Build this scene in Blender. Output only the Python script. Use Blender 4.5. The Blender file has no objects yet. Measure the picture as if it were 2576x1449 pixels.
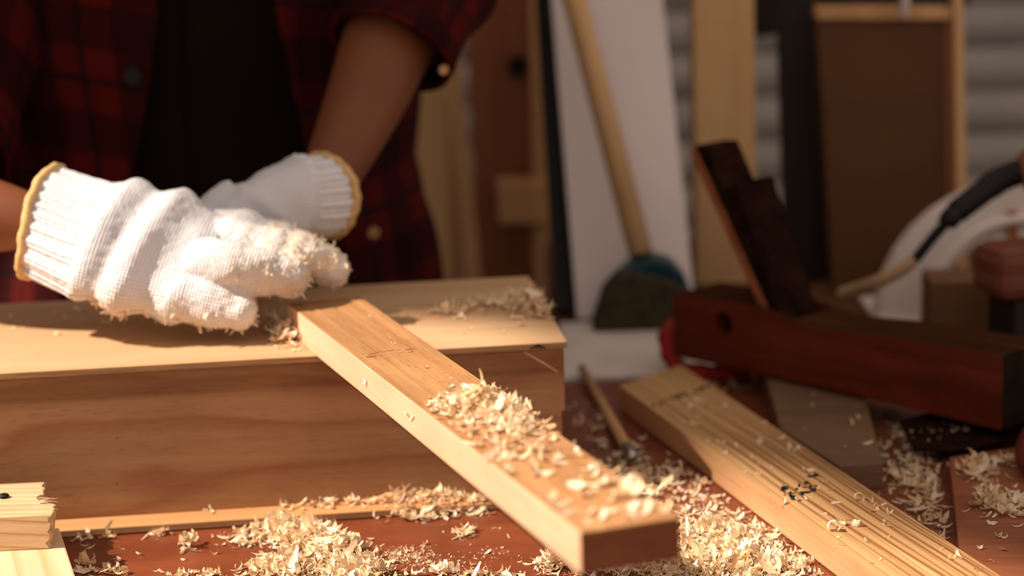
import bpy, bmesh, math, random
import numpy as np
from mathutils import Vector, Matrix, noise as mnoise

R = random.Random(7)
S = bpy.context.scene
COL = S.collection

# ------------------------------------------------------------------ camera
FPX, CH = 5450.0, 0.45            # focal length in pixels of the 2576 px frame, height above the bench top (z = 0)
PITCH, ROLL = 0.2234, 0.0284
_f = Vector((0, math.cos(PITCH), -math.sin(PITCH)))
_r0 = Vector((1, 0, 0))
_u0 = _r0.cross(_f)
_r = _r0 * math.cos(ROLL) - _u0 * math.sin(ROLL)
_u = _u0 * math.cos(ROLL) + _r0 * math.sin(ROLL)
cam_d = bpy.data.cameras.new('camera')
cam_d.sensor_width = 36.0
cam_d.lens = 36.0 * FPX / 2576.0
cam_d.clip_start = 0.02
cam_d.dof.use_dof = True
cam_d.dof.focus_distance = 1.27
cam_d.dof.aperture_fstop = 3.9
cam = bpy.data.objects.new('camera', cam_d)
COL.objects.link(cam)
m = Matrix((_r, _u, -_f)).transposed().to_4x4()
m.translation = Vector((0, 0, CH))
cam.matrix_world = m
S.camera = cam

# ------------------------------------------------------------------ light and exposure
S.view_settings.view_transform = 'Standard'
S.view_settings.look = 'None'
S.view_settings.gamma = 1.0
S.view_settings.exposure = 0.45
S.view_settings.use_curve_mapping = False
W = bpy.data.worlds.new('world')
S.world = W
W.use_nodes = True
bg = W.node_tree.nodes['Background']
bg.inputs['Color'].default_value = (1.0, 0.82, 0.70, 1)
bg.inputs['Strength'].default_value = 0.44
SUN_EL, SUN_AZ = math.radians(45), math.radians(13)
sdir = Vector((math.cos(SUN_EL) * math.cos(SUN_AZ), math.cos(SUN_EL) * math.sin(SUN_AZ), -math.sin(SUN_EL)))
sl = bpy.data.lights.new('sun', 'SUN')
sl.energy = 5.9
sl.color = (1.0, 0.84, 0.68)
sl.angle = math.radians(1.1)
so = bpy.data.objects.new('sun', sl)
COL.objects.link(so)
so.rotation_euler = (-sdir).to_track_quat('Z', 'Y').to_euler()
so.location = (-3, 0, 3)


def at(x, y, z=0.0):
    """point of the horizontal plane z under photo pixel x, y"""
    d = _f + _r * ((x - 1288) / FPX) - _u * ((y - 724.5) / FPX)
    return Vector((0, 0, CH)) + d * ((z - CH) / d.z)


def aty(x, y, Y):
    d = _f + _r * ((x - 1288) / FPX) - _u * ((y - 724.5) / FPX)
    return Vector((0, 0, CH)) + d * (Y / d.y)


# ------------------------------------------------------------------ material helpers
def new_mat(name, rough=0.6, spec=0.3):
    mt = bpy.data.materials.new(name)
    mt.use_nodes = True
    nt = mt.node_tree
    b = nt.nodes['Principled BSDF']
    b.inputs['Roughness'].default_value = rough
    b.inputs['Specular IOR Level'].default_value = spec
    return mt, nt, b


def N(nt, typ, **kw):
    n = nt.nodes.new(typ)
    for k, v in kw.items():
        if k in n.inputs:
            n.inputs[k].default_value = v
        else:
            setattr(n, k, v)
    return n


def ramp(nt, stops, interp='LINEAR'):
    r = nt.nodes.new('ShaderNodeValToRGB')
    r.color_ramp.interpolation = interp
    els = r.color_ramp.elements
    while len(els) < len(stops):
        els.new(0.5)
    for e, (p, c) in zip(els, stops):
        e.position = p
        e.color = (*c, 1)
    return r


def math_n(nt, op, a, b=None):
    n = nt.nodes.new('ShaderNodeMath')
    n.operation = op
    for i, v in enumerate((a, b)):
        if v is None:
            continue
        if isinstance(v, (int, float)):
            n.inputs[i].default_value = v
        else:
            nt.links.new(v, n.inputs[i])
    return n.outputs[0]


def mixc(nt, fac, a, b, mode='MIX'):
    n = nt.nodes.new('ShaderNodeMix')
    n.data_type = 'RGBA'
    n.blend_type = mode
    for i, v in ((0, fac), (6, a), (7, b)):
        if isinstance(v, (int, float)):
            n.inputs[i].default_value = v
        elif isinstance(v, tuple):
            n.inputs[i].default_value = (*v, 1)
        else:
            nt.links.new(v, n.inputs[i])
    return n.outputs[2]


def wood(name, dark, light, grain=(2.5, 60, 60), rings=None, ring_col=None, ring_scale=90, rough=0.6, bump=0.15,
         blotch=0.35, ring_dir='Y', off=0.0, pores=0.35, ring_dist=1.5, spec=0.25, ringx=0.10):
    """grain along local X; rings = strength of growth ring stripes"""
    mt, nt, b = new_mat(name, rough, spec)
    L = nt.links.new
    tc = N(nt, 'ShaderNodeTexCoord')
    mp = N(nt, 'ShaderNodeMapping')
    mp.inputs['Scale'].default_value = grain
    mp.inputs['Location'].default_value = (off, off * 1.7, off * .6)
    L(tc.outputs['Object'], mp.inputs['Vector'])
    n1 = N(nt, 'ShaderNodeTexNoise', Scale=1.0, Detail=6.0, Roughness=0.65, Distortion=0.6)
    L(mp.outputs[0], n1.inputs['Vector'])
    rp = ramp(nt, [(0.28, dark), (0.68, light)])
    L(n1.outputs['Fac'], rp.inputs[0])
    col = rp.outputs[0]
    # broad blotches
    mp2 = N(nt, 'ShaderNodeMapping')
    mp2.inputs['Scale'].default_value = (grain[0] * 2.2, grain[1] * .28, grain[2] * .28)
    L(tc.outputs['Object'], mp2.inputs['Vector'])
    n2 = N(nt, 'ShaderNodeTexNoise', Scale=1.0, Detail=3.0)
    L(mp2.outputs[0], n2.inputs['Vector'])
    r2 = ramp(nt, [(0.35, (0.62, 0.52, 0.48)), (0.65, (1.08, 1.04, 1.0))])
    L(n2.outputs['Fac'], r2.inputs[0])
    col = mixc(nt, blotch, col, r2.outputs[0], 'MULTIPLY')
    # pores: short dark streaks
    mp3 = N(nt, 'ShaderNodeMapping')
    mp3.inputs['Scale'].default_value = (70, 1400, 1400)
    L(tc.outputs['Object'], mp3.inputs['Vector'])
    n3 = N(nt, 'ShaderNodeTexNoise', Scale=1.0, Detail=2.0)
    L(mp3.outputs[0], n3.inputs['Vector'])
    r3 = ramp(nt, [(0.30, (0.35, 0.30, 0.27)), (0.42, (1, 1, 1))])
    L(n3.outputs['Fac'], r3.inputs[0])
    col = mixc(nt, pores, col, r3.outputs[0], 'MULTIPLY')
    h = n1.outputs['Fac']
    if rings:
        mp4 = N(nt, 'ShaderNodeMapping')
        mp4.inputs['Scale'].default_value = (ringx, 1, 1)
        mp4.inputs['Location'].default_value = (off, off, 0)
        L(tc.outputs['Object'], mp4.inputs['Vector'])
        w = N(nt, 'ShaderNodeTexWave', bands_direction=ring_dir, wave_profile='SAW')
        w.inputs['Scale'].default_value = ring_scale
        w.inputs['Distortion'].default_value = ring_dist
        w.inputs['Detail'].default_value = 2.0
        w.inputs['Detail Scale'].default_value = 14.0 / ring_scale
        L(mp4.outputs[0], w.inputs['Vector'])
        r4 = ramp(nt, [(0.0, (0, 0, 0)), (0.55, (0.05, .05, .05)), (0.86, (1, 1, 1)), (1.0, (0, 0, 0))])
        L(w.outputs['Fac'], r4.inputs[0])
        f = math_n(nt, 'MULTIPLY', r4.outputs[0], rings)
        col = mixc(nt, f, col, ring_col or dark)
        h = math_n(nt, 'SUBTRACT', h, r4.outputs[0])
    L(col, b.inputs['Base Color'])
    bp = N(nt, 'ShaderNodeBump')
    bp.inputs['Strength'].default_value = bump
    bp.inputs['Distance'].default_value = 0.0008
    L(h, bp.inputs['Height'])
    L(bp.outputs[0], b.inputs['Normal'])
    return mt


def plain(name, c, rough=0.6, spec=0.3, metal=0.0, var=0.12, scale=40, bump=0.0):
    mt, nt, b = new_mat(name, rough, spec)
    b.inputs['Metallic'].default_value = metal
    tc = N(nt, 'ShaderNodeTexCoord')
    n1 = N(nt, 'ShaderNodeTexNoise', Scale=scale, Detail=4.0)
    nt.links.new(tc.outputs['Object'], n1.inputs['Vector'])
    rp = ramp(nt, [(0.3, tuple(v * (1 - var) for v in c)), (0.7, tuple(min(1, v * (1 + var)) for v in c))])
    nt.links.new(n1.outputs['Fac'], rp.inputs[0])
    nt.links.new(rp.outputs[0], b.inputs['Base Color'])
    if bump:
        bp = N(nt, 'ShaderNodeBump')
        bp.inputs['Strength'].default_value = bump
        bp.inputs['Distance'].default_value = 0.001
        nt.links.new(n1.outputs['Fac'], bp.inputs['Height'])
        nt.links.new(bp.outputs[0], b.inputs['Normal'])
    return mt


def add_groove(mt, col):
    nt = mt.node_tree
    b = nt.nodes['Principled BSDF']
    src = b.inputs['Base Color'].links[0].from_socket
    a = N(nt, 'ShaderNodeAttribute', attribute_name='groove')
    nt.links.new(mixc(nt, math_n(nt, 'MULTIPLY', a.outputs['Fac'], 0.95), src, col), b.inputs['Base Color'])


# ------------------------------------------------------------------ mesh helpers
def link(name, verts, faces, mats, parent=None, smooth=False, bevel=0.0, mi=None, loc=None, rot=None):
    me = bpy.data.meshes.new(name)
    me.from_pydata([tuple(v) for v in verts], [], faces)
    if not isinstance(mats, (list, tuple)):
        mats = [mats]
    for q in mats:
        me.materials.append(q)
    if mi is not None:
        me.polygons.foreach_set('material_index', mi)
    if smooth:
        me.polygons.foreach_set('use_smooth', [True] * len(me.polygons))
    me.update()
    bm = bmesh.new()
    bm.from_mesh(me)
    bmesh.ops.recalc_face_normals(bm, faces=bm.faces)
    bm.to_mesh(me)
    bm.free()
    o = bpy.data.objects.new(name, me)
    COL.objects.link(o)
    if parent:
        o.parent = parent
    if loc is not None:
        o.location = loc
    if rot is not None:
        o.rotation_euler = rot
    if bevel:
        b = o.modifiers.new('bevel', 'BEVEL')
        b.width = bevel
        b.segments = 2
        b.limit_method = 'ANGLE'
    return o


def boxg(x0, x1, y0, y1, z0, z1):
    v = [(x, y, z) for z in (z0, z1) for y in (y0, y1) for x in (x0, x1)]
    f = [(0, 1, 3, 2), (4, 5, 7, 6), (0, 1, 5, 4), (2, 3, 7, 6), (0, 2, 6, 4), (1, 3, 7, 5)]
    return v, f


def box(name, ext, mat, parent=None, bevel=0.0, loc=None, rot=None, mi=None):
    v, f = boxg(*ext)
    return link(name, v, f, mat, parent, bevel=bevel, loc=loc, rot=rot, mi=mi)


def prism(name, poly, z0, z1, mat, parent=None, bevel=0.0, loc=None, rot=None, axis='Z', smooth=False, mi_side=0):
    n = len(poly)
    if axis == 'Z':
        v = [(x, y, z) for z in (z0, z1) for x, y in poly]
    else:
        v = [(x, z, y) for z in (z0, z1) for x, y in poly]
    f = [tuple(range(n))[::-1], tuple(range(n, 2 * n))] + [(i, (i + 1) % n, n + (i + 1) % n, n + i) for i in range(n)]
    mi = [0, 0] + [mi_side] * n
    return link(name, v, f, mat, parent, bevel=bevel, loc=loc, rot=rot, smooth=smooth, mi=mi)


def tube_geo(pts, rad, seg=14, close=True):
    pts = [Vector(p) for p in pts]
    if not isinstance(rad, (list, tuple)):
        rad = [rad] * len(pts)
    v, f = [], []
    t0 = (pts[1] - pts[0]).normalized()
    ref = Vector((0, 0, 1)) if abs(t0.z) < 0.9 else Vector((1, 0, 0))
    nrm = (ref - t0 * ref.dot(t0)).normalized()
    for i, p in enumerate(pts):
        a = pts[max(i - 1, 0)]
        b = pts[min(i + 1, len(pts) - 1)]
        t = (b - a).normalized()
        nrm = (nrm - t * nrm.dot(t)).normalized()
        bn = t.cross(nrm)
        for k in range(seg):
            an = 2 * math.pi * k / seg
            v.append(p + (nrm * math.cos(an) + bn * math.sin(an)) * rad[i])
    for i in range(len(pts) - 1):
        for k in range(seg):
            a = i * seg + k
            b = i * seg + (k + 1) % seg
            f.append((a, b, b + seg, a + seg))
    if close:
        f.append(tuple(range(seg))[::-1])
        f.append(tuple(range((len(pts) - 1) * seg, len(pts) * seg)))
    return v, f


def tube(name, pts, rad, mat, parent=None, seg=14, smooth=True):
    v, f = tube_geo(pts, rad, seg)
    return link(name, v, f, mat, parent, smooth=smooth)


def empty(name, label, cat, loc=(0, 0, 0), rz=0.0, group=None):
    o = bpy.data.objects.new(name, None)
    COL.objects.link(o)
    o.empty_display_size = 0.05
    o.location = loc
    o.rotation_euler = (0, 0, rz)
    return tag(o, label, cat, group)


def tag(o, label, cat, group=None, kind=None):
    o['label'] = label
    o['category'] = cat
    if group:
        o['group'] = group
    if kind:
        o['kind'] = kind
    return o


def structure(o):
    o['kind'] = 'structure'
    return o


def catmull(pts, n):
    pts = [Vector(p) for p in pts]
    out = []
    for i in range(len(pts) - 1):
        p0, p1, p2, p3 = pts[max(i - 1, 0)], pts[i], pts[i + 1], pts[min(i + 2, len(pts) - 1)]
        for k in range(n):
            t = k / n
            out.append(0.5 * ((2 * p1) + (p2 - p0) * t + (2 * p0 - 5 * p1 + 4 * p2 - p3) * t * t
                              + (3 * p1 - p0 - 3 * p2 + p3) * t ** 3))
    out.append(pts[-1])
    return out


# ------------------------------------------------------------------ materials
M = {}
M['bench'] = wood('bench_varnish', (0.15, 0.037, 0.0145), (0.24, 0.065, 0.026), grain=(6, 30, 30), rough=0.42, bump=0.05,
                  blotch=0.6, pores=0.25, spec=0.35)
M['bench_leg'] = wood('bench_leg', (0.12, 0.04, 0.02), (0.2, 0.07, 0.03))
M['board'] = wood('board_top', (0.38, 0.19, 0.078), (0.52, 0.295, 0.135), grain=(5, 110, 110), rings=0.28,
                  ring_col=(0.36, 0.14, 0.05), ring_scale=26, blotch=0.45, bump=0.2, pores=0.5)
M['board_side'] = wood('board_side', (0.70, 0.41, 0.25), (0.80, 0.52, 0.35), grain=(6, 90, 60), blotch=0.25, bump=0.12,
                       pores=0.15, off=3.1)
M['board_end'] = wood('board_end', (0.17, 0.06, 0.025), (0.26, 0.10, 0.04), grain=(60, 40, 160), blotch=0.3, bump=0.1)
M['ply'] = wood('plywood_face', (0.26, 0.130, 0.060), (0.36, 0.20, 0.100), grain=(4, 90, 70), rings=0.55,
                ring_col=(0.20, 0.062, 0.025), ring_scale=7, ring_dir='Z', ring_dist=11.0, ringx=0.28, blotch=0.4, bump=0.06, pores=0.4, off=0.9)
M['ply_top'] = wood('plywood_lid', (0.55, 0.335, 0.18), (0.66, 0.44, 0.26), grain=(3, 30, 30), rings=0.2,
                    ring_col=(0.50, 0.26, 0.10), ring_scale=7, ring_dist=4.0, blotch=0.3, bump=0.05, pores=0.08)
M['ply_edge'] = wood('plywood_edge', (0.22, 0.12, 0.055), (0.40, 0.24, 0.12), grain=(20, 20, 700), blotch=0.3, bump=0.1)
M['strip'] = wood('strip_wood', (0.50, 0.25, 0.10), (0.62, 0.34, 0.15), grain=(3, 60, 60), bump=0.05, pores=0.1)
M['pine'] = wood('grooved_pine', (0.50, 0.285, 0.12), (0.63, 0.385, 0.18), grain=(3.5, 90, 90), rings=0.25,
                 ring_col=(0.40, 0.18, 0.06), ring_scale=42, blotch=0.3, bump=0.55, pores=0.15, ring_dist=0.9)
M['pine_side'] = wood('pine_side', (0.54, 0.30, 0.145), (0.66, 0.39, 0.205), grain=(6, 60, 120), rings=0.15, ring_dir='Z',
                      ring_scale=70, bump=0.1)
M['pale_pine'] = wood('pale_pine', (0.70, 0.48, 0.29), (0.80, 0.60, 0.40), grain=(3, 30, 30), rings=0.5,
                      ring_col=(0.56, 0.28, 0.08), ring_scale=19, ring_dist=1.2, blotch=0.15, bump=0.05, pores=0.1)
M['block_pine'] = wood('weathered_pine', (0.58, 0.41, 0.23), (0.70, 0.53, 0.33), grain=(8, 160, 160), rings=0.6,
                       ring_col=(0.42, 0.26, 0.11), ring_scale=75, ring_dist=0.8, blotch=0.25, bump=0.3, pores=0.3, ring_dir='DIAGONAL')
M['redplank'] = wood('red_plank', (0.26, 0.08, 0.035), (0.36, 0.13, 0.06), grain=(5, 50, 50), rough=0.45, bump=0.06)
M['offcut'] = wood('offcut_wood', (0.16, 0.088, 0.048), (0.22, 0.127, 0.073), grain=(6, 60, 60), bump=0.06)
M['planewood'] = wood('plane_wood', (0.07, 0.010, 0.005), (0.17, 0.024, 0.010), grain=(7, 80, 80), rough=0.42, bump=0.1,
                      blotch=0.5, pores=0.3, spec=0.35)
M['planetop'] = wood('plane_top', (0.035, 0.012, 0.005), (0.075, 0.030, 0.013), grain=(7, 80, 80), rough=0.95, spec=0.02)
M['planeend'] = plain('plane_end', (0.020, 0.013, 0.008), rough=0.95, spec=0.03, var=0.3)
M['wedge'] = wood('wedge_wood', (0.28, 0.09, 0.035), (0.38, 0.14, 0.06), grain=(80, 80, 8))
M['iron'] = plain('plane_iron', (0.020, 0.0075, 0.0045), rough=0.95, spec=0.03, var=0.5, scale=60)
M['steel'] = plain('steel', (0.45, 0.43, 0.42), rough=0.3, metal=0.9)
M['black'] = plain('black_plastic', (0.006, 0.005, 0.006), rough=0.5, spec=0.25)
M['ink'] = plain('black_ink', (0.012, 0.012, 0.010), rough=0.8, var=0.5, scale=900)
M['white'] = plain('white_sheet', (0.80, 0.70, 0.69), rough=0.6, var=0.04, scale=6)
M['whitetop'] = plain('white_tabletop', (0.74, 0.66, 0.60), rough=0.55, var=0.10, scale=30)
M['housing'] = plain('white_plastic', (0.88, 0.79, 0.75), rough=0.4, var=0.02)
M['post'] = wood('post_pine', (0.62, 0.38, 0.18), (0.76, 0.50, 0.25), grain=(14, 14, 1.2), blotch=0.3)
M['door'] = wood('dark_door', (0.27, 0.092, 0.042), (0.42, 0.18, 0.085), grain=(20, 20, 2), blotch=0.6)
M['tan'] = wood('tan_plank', (0.52, 0.28, 0.125), (0.66, 0.39, 0.19), grain=(16, 16, 1.5), blotch=0.4)
M['brown'] = wood('brown_panel', (0.11, 0.046, 0.015), (0.145, 0.064, 0.022), grain=(3, 3, 9), blotch=0.5)
M['teal'] = plain('teal_plastic', (0.003, 0.042, 0.055), rough=0.4)
M['bristle'] = plain('bristles', (0.045, 0.033, 0.015), rough=0.9, var=0.4, scale=150)
M['shutter'] = plain('shutter_metal', (0.36, 0.325, 0.30), rough=0.45, spec=0.4, var=0.15, scale=8)
M['darksteel'] = plain('dark_cabinet', (0.018, 0.012, 0.010), rough=0.6)
M['redcloth'] = plain('red_webbing', (0.30, 0.012, 0.010), rough=0.8, var=0.2, scale=200, bump=0.3)
M['cardbrown'] = plain('brown_block', (0.20, 0.095, 0.045), rough=0.7)
M['redblock'] = wood('layered_red', (0.13, 0.035, 0.02), (0.24, 0.085, 0.048), grain=(3, 3, 220), blotch=0.4)
M['cord'] = plain('beige_cord', (0.50, 0.33, 0.18), rough=0.6)
M['orange'] = plain('orange_sticker', (0.42, 0.16, 0.04), rough=0.6)
M['floor'] = plain('concrete', (0.16, 0.13, 0.11), rough=0.8, var=0.2, scale=3)
M['plaster'] = plain('plaster', (0.30, 0.26, 0.22), rough=0.9, var=0.06, scale=5)
M['darkred'] = wood('handle_wood', (0.10, 0.02, 0.01), (0.18, 0.04, 0.02), grain=(20, 20, 20), rough=0.5)


def shaving_mat():
    mt, nt, b = new_mat('wood_shaving', 0.65, 0.2)
    L = nt.links.new
    g = N(nt, 'ShaderNodeNewGeometry')
    oi = N(nt, 'ShaderNodeObjectInfo')
    s = math_n(nt, 'FRACT', math_n(nt, 'ADD', g.outputs['Random Per Island'], oi.outputs['Random']))
    rp = ramp(nt, [(0.0, (0.68, 0.44, 0.23)), (0.3, (0.84, 0.64, 0.41)), (0.75, (0.93, 0.79, 0.58)), (1.0, (0.95, 0.86, 0.70))])
    L(s, rp.inputs[0])
    L(rp.outputs[0], b.inputs['Base Color'])
    tr = N(nt, 'ShaderNodeBsdfTranslucent')
    L(rp.outputs[0], tr.inputs['Color'])
    mx = N(nt, 'ShaderNodeMixShader')
    mx.inputs[0].default_value = 0.22
    L(b.outputs[0], mx.inputs[1])
    L(tr.outputs[0], mx.inputs[2])
    L(mx.outputs[0], nt.nodes['Material Output'].inputs['Surface'])
    return mt


M['shaving'] = shaving_mat()

add_groove(M['pine'], (0.22, 0.080, 0.022))

# ------------------------------------------------------------------ the setting
FL = -0.85
structure(box('floor', (-2.6, 3.2, -1.5, 3.3, FL - 0.05, FL), M['floor']))


def to_wall(y, h, xw=-2.2):
    """wall point whose sun ray reaches x=0 at this y and height h"""
    k = (0 - xw)
    return (y - k * math.tan(SUN_AZ), h + k * math.tan(SUN_EL) / math.cos(SUN_AZ))


# unseen wall added to block the sun; opening shaped to set where sunlight falls
hole = [to_wall(0.2, -1.2), to_wall(1.90, -1.2), to_wall(1.90, -0.40), to_wall(1.82, -0.20), to_wall(1.70, -0.17), to_wall(1.60, -0.08),
        to_wall(1.48, 0.03), to_wall(1.415, 0.165), to_wall(1.36, 0.215), to_wall(1.30, 0.26), to_wall(1.25, 0.30), to_wall(1.17, 0.33), to_wall(1.08, 0.41), to_wall(0.9, 0.50), to_wall(0.2, 0.6)]
outer = [(-1.5, FL), (3.3, FL), (3.3, 3.9), (-1.5, 3.9)]


def wall_with_hole():
    bm = bmesh.new()
    ov = [bm.verts.new((0, y, z)) for y, z in outer]
    hv = [bm.verts.new((0, y, z)) for y, z in hole]
    oe = [bm.edges.new((ov[i], ov[(i + 1) % 4])) for i in range(4)]
    he = [bm.edges.new((hv[i], hv[(i + 1) % len(hv)])) for i in range(len(hv))]
    r = bmesh.ops.triangle_fill(bm, use_beauty=True, edges=oe + he)
    ext = bmesh.ops.extrude_face_region(bm, geom=[g for g in r['geom'] if isinstance(g, bmesh.types.BMFace)])
    bmesh.ops.translate(bm, verts=[g for g in ext['geom'] if isinstance(g, bmesh.types.BMVert)], vec=(-0.1, 0, 0))
    bmesh.ops.recalc_face_normals(bm, faces=bm.faces)
    me = bpy.data.meshes.new('sun_mask_wall')
    bm.to_mesh(me)
    bm.free()
    me.materials.append(M['plaster'])
    o = bpy.data.objects.new('sun_mask_wall', me)
    o.location = (-2.2, 0, 0)
    COL.objects.link(o)
    return o


structure(wall_with_hole())

# back wall: ribbed metal shutter
prof = []
z = FL
per = 0.062
while z < 2.6:
    for dz, dy in ((0.0, 0.0), (0.006, 0.010), (0.012, 0.012), (0.016, 0.0), (0.030, -0.008), (0.046, -0.008), (0.058, -0.002)):
        prof.append((dy, z + dz))
    z += per
v, f = [], []
for x in (-2.4, 3.2):
    for dy, zz in prof:
        v.append((x, 3.05 + dy, zz))
n = len(prof)
for i in range(n - 1):
    f.append((i, i + 1, n + i + 1, n + i))
wb = link('wall_back', v, f, M['shutter'])
sm = wb.modifiers.new('solid', 'SOLIDIFY')
sm.thickness = 0.004
structure(wb)

# ------------------------------------------------------------------ workbench and side table
wbn = empty('workbench', 'long workbench with worn red-brown varnished top strewn with shavings', 'workbench', (0, 0, 0))
prism('benchtop', [(-0.95, 0.55), (1.25, 0.55), (1.25, 1.70), (0.6, 1.69), (-0.02, 1.635), (-0.95, 1.585)], -0.035, 0.0, M['bench'], wbn, bevel=0.002)
for lx, ly in ((-0.85, 0.65), (1.15, 0.65), (-0.85, 1.5), (1.15, 1.55)):
    box('leg', (lx - 0.035, lx + 0.035, ly - 0.035, ly + 0.035, FL, -0.035), M['bench_leg'], wbn, bevel=0.003)
box('apron', (-0.9, 1.2, 0.60, 0.625, -0.12, -0.035), M['bench_leg'], wbn, bevel=0.002)

st = empty('side_table', 'dark topped side table standing behind the red-brown workbench', 'table', (0, 0, 0))
prism('tabletop', [(0.035, 1.648), (0.60, 1.700), (1.9, 1.716), (1.9, 2.21), (0.035, 2.21)], -0.03, -0.004, M['brown'], st, bevel=0.002)
for lx, ly in ((0.09, 1.76), (1.8, 1.78), (0.09, 2.16), (1.8, 2.16)):
    box('leg', (lx - 0.025, lx + 0.025, ly - 0.025, ly + 0.025, FL, -0.03), M['bench_leg'], st)

tag(prism('white_sheet', [(0.037, 1.652), (0.16, 1.664), (0.19, 1.84), (0.04, 1.84)], -0.0038, 0.0, M['whitetop'], bevel=0.0005),
    'scuffed white sheet lying flat on the side table beyond the box end', 'sheet')

# ------------------------------------------------------------------ plywood box
PSI = 0.1118
BX = empty('plywood_box', 'long closed plywood box with thin lid, under the gloved hand', 'box', (0.0325, 1.3596, 0.0055), PSI)
HB = 0.0993
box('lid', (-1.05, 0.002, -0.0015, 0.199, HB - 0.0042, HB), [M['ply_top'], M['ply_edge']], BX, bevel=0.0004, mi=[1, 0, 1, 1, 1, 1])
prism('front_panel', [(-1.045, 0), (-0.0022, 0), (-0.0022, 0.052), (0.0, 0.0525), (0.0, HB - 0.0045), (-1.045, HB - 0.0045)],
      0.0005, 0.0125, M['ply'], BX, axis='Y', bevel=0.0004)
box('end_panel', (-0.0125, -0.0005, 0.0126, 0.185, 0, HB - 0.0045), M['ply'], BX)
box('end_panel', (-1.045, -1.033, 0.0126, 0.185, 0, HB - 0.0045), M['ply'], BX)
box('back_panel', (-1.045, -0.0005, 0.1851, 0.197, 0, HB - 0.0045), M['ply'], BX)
# thin glue splinter that crosses the upper right corner of the front panel
v, f = tube_geo([(-0.026, 0.0011, HB - 0.0058), (-0.014, 0.0013, HB - 0.0135), (-0.004, 0.0009, HB - 0.0205)], [0.0007, 0.0011, 0.0005], 6)
link('splinter', v, f, M['board_side'], BX)
for px, pz in ((-0.289, 0.052), (-0.291, 0.0215)):
    v, f = tube_geo([(px, 0.0010, pz - 0.0014), (px + .0003, 0.0010, pz), (px, 0.0010, pz + 0.0014)], [0.0003, 0.0007, 0.0003], 6)
    link('nail_hole', v, f, M['black'], BX)
v, f = tube_geo([(-0.0225, -0.002, HB - 0.003), (-0.0175, -0.0022, HB - 0.0012), (-0.012, -0.002, HB - 0.0035)], [0.0003, 0.0011, 0.0003], 6)
link('edge_crack', v, f, M['black'], BX)
# thin board under the box
sheet = tag(box('plywood_sheet', (-1.0, -0.012, -0.0215, 0.19, 0.0008, 0.0053), [M['strip'], M['ply_edge']], bevel=0.0005,
                loc=(0.0325, 1.3596, 0), rot=(0, 0, PSI), mi=[1, 0, 1, 1, 1, 1]),
            'thin pale plywood sheet showing as a narrow strip under the long box', 'board')

# ------------------------------------------------------------------ main board
yaw = math.atan2(0.9367, -0.3501)
wM, tM, LM = 0.0499, 0.0203, 0.506
org = Vector((0.0275, 0.9278, 0.1050)) + Vector((0.9367, 0.3501, 0)) * wM
MB_ = tag(box('planed_board', (0, LM, 0, wM, 0, tM), [M['board'], M['board_side'], M['board_end']], bevel=0.0008,
              loc=org, rot=(0, 0, yaw), mi=[1, 0, 1, 1, 2, 2]),
          'sanded orange-brown board laid across the box, its square end towards us, shavings on top', 'board')


def on_main(u, w, z=0.0):
    return MB_.matrix_basis @ Vector((u, w, tM + z))


MB_.matrix_basis  # noqa
bpy.context.view_layer.update()
# scribed line and dark smudge across it
v, f = boxg(0.3485, 0.3490, 0.0005, wM - 0.0005, tM - 0.0003, tM + 0.00008)
link('scribe_line', v, f, M['ply_top'], MB_)
sv, sf = [], []
for k in range(26):
    cx = 0.3485 + R.uniform(0.0008, 0.006) * (1 if R.random() < .75 else -0.7)
    cy = R.choice((R.uniform(0.010, 0.022), R.uniform(0.024, 0.044)))
    a0, a1 = R.uniform(0.0004, 0.0012), R.uniform(0.001, 0.0035)
    b0 = len(sv)
    for q in range(8):
        an = q * math.pi / 4
        sv.append((cx + a0 * math.cos(an) * R.uniform(.6, 1.2), cy + a1 * math.sin(an) * R.uniform(.6, 1.2), tM + 0.00003 + k * 1e-6))
    sf.append(tuple(range(b0, b0 + 8)))
M['smudge'] = plain('smudge', (0.27, 0.09, 0.035), rough=0.7, var=0.25, scale=500)
link('smudge_mark', sv, sf, M['smudge'], MB_)

# ------------------------------------------------------------------ second board: grooved pine with ink stamp
ax = Vector((0.2815, -0.9596, 0))
bx = Vector((0.9596, 0.2815, 0))
O2 = Vector((0.078, 1.558, 0.0012))
yaw2 = math.atan2(ax.y, ax.x)
# local X along the board (towards us), local Y = Z x X = away to the right
wy2 = 0.063
L2 = 0.66
skew = -0.037
poly2 = [(0, 0), (0.0, 0), (L2, 0), (L2, wy2), (0.02, wy2), (skew, wy2)]
poly2 = [(0, 0), (L2, 0), (L2, wy2), (skew, wy2)]
B2 = empty('grooved_board', 'pale pine board with deep dark grain lines lying on the bench right of centre', 'board', O2, yaw2)


GROOVES = [(0.0100, 0.0007, 0.7), (0.0165, 0.0008, 1.0), (0.0265, 0.0008, 1.0), (0.0310, 0.0006, 0.9), 
           (0.0390, 0.0007, 1.0), (0.0430, 0.0006, 0.9), (0.0500, 0.0006, 1.0), (0.0533, 0.0005, 0.8), (0.0565, 0.0005, 0.9), (0.0600, 0.0005, 0.7)]


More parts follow.
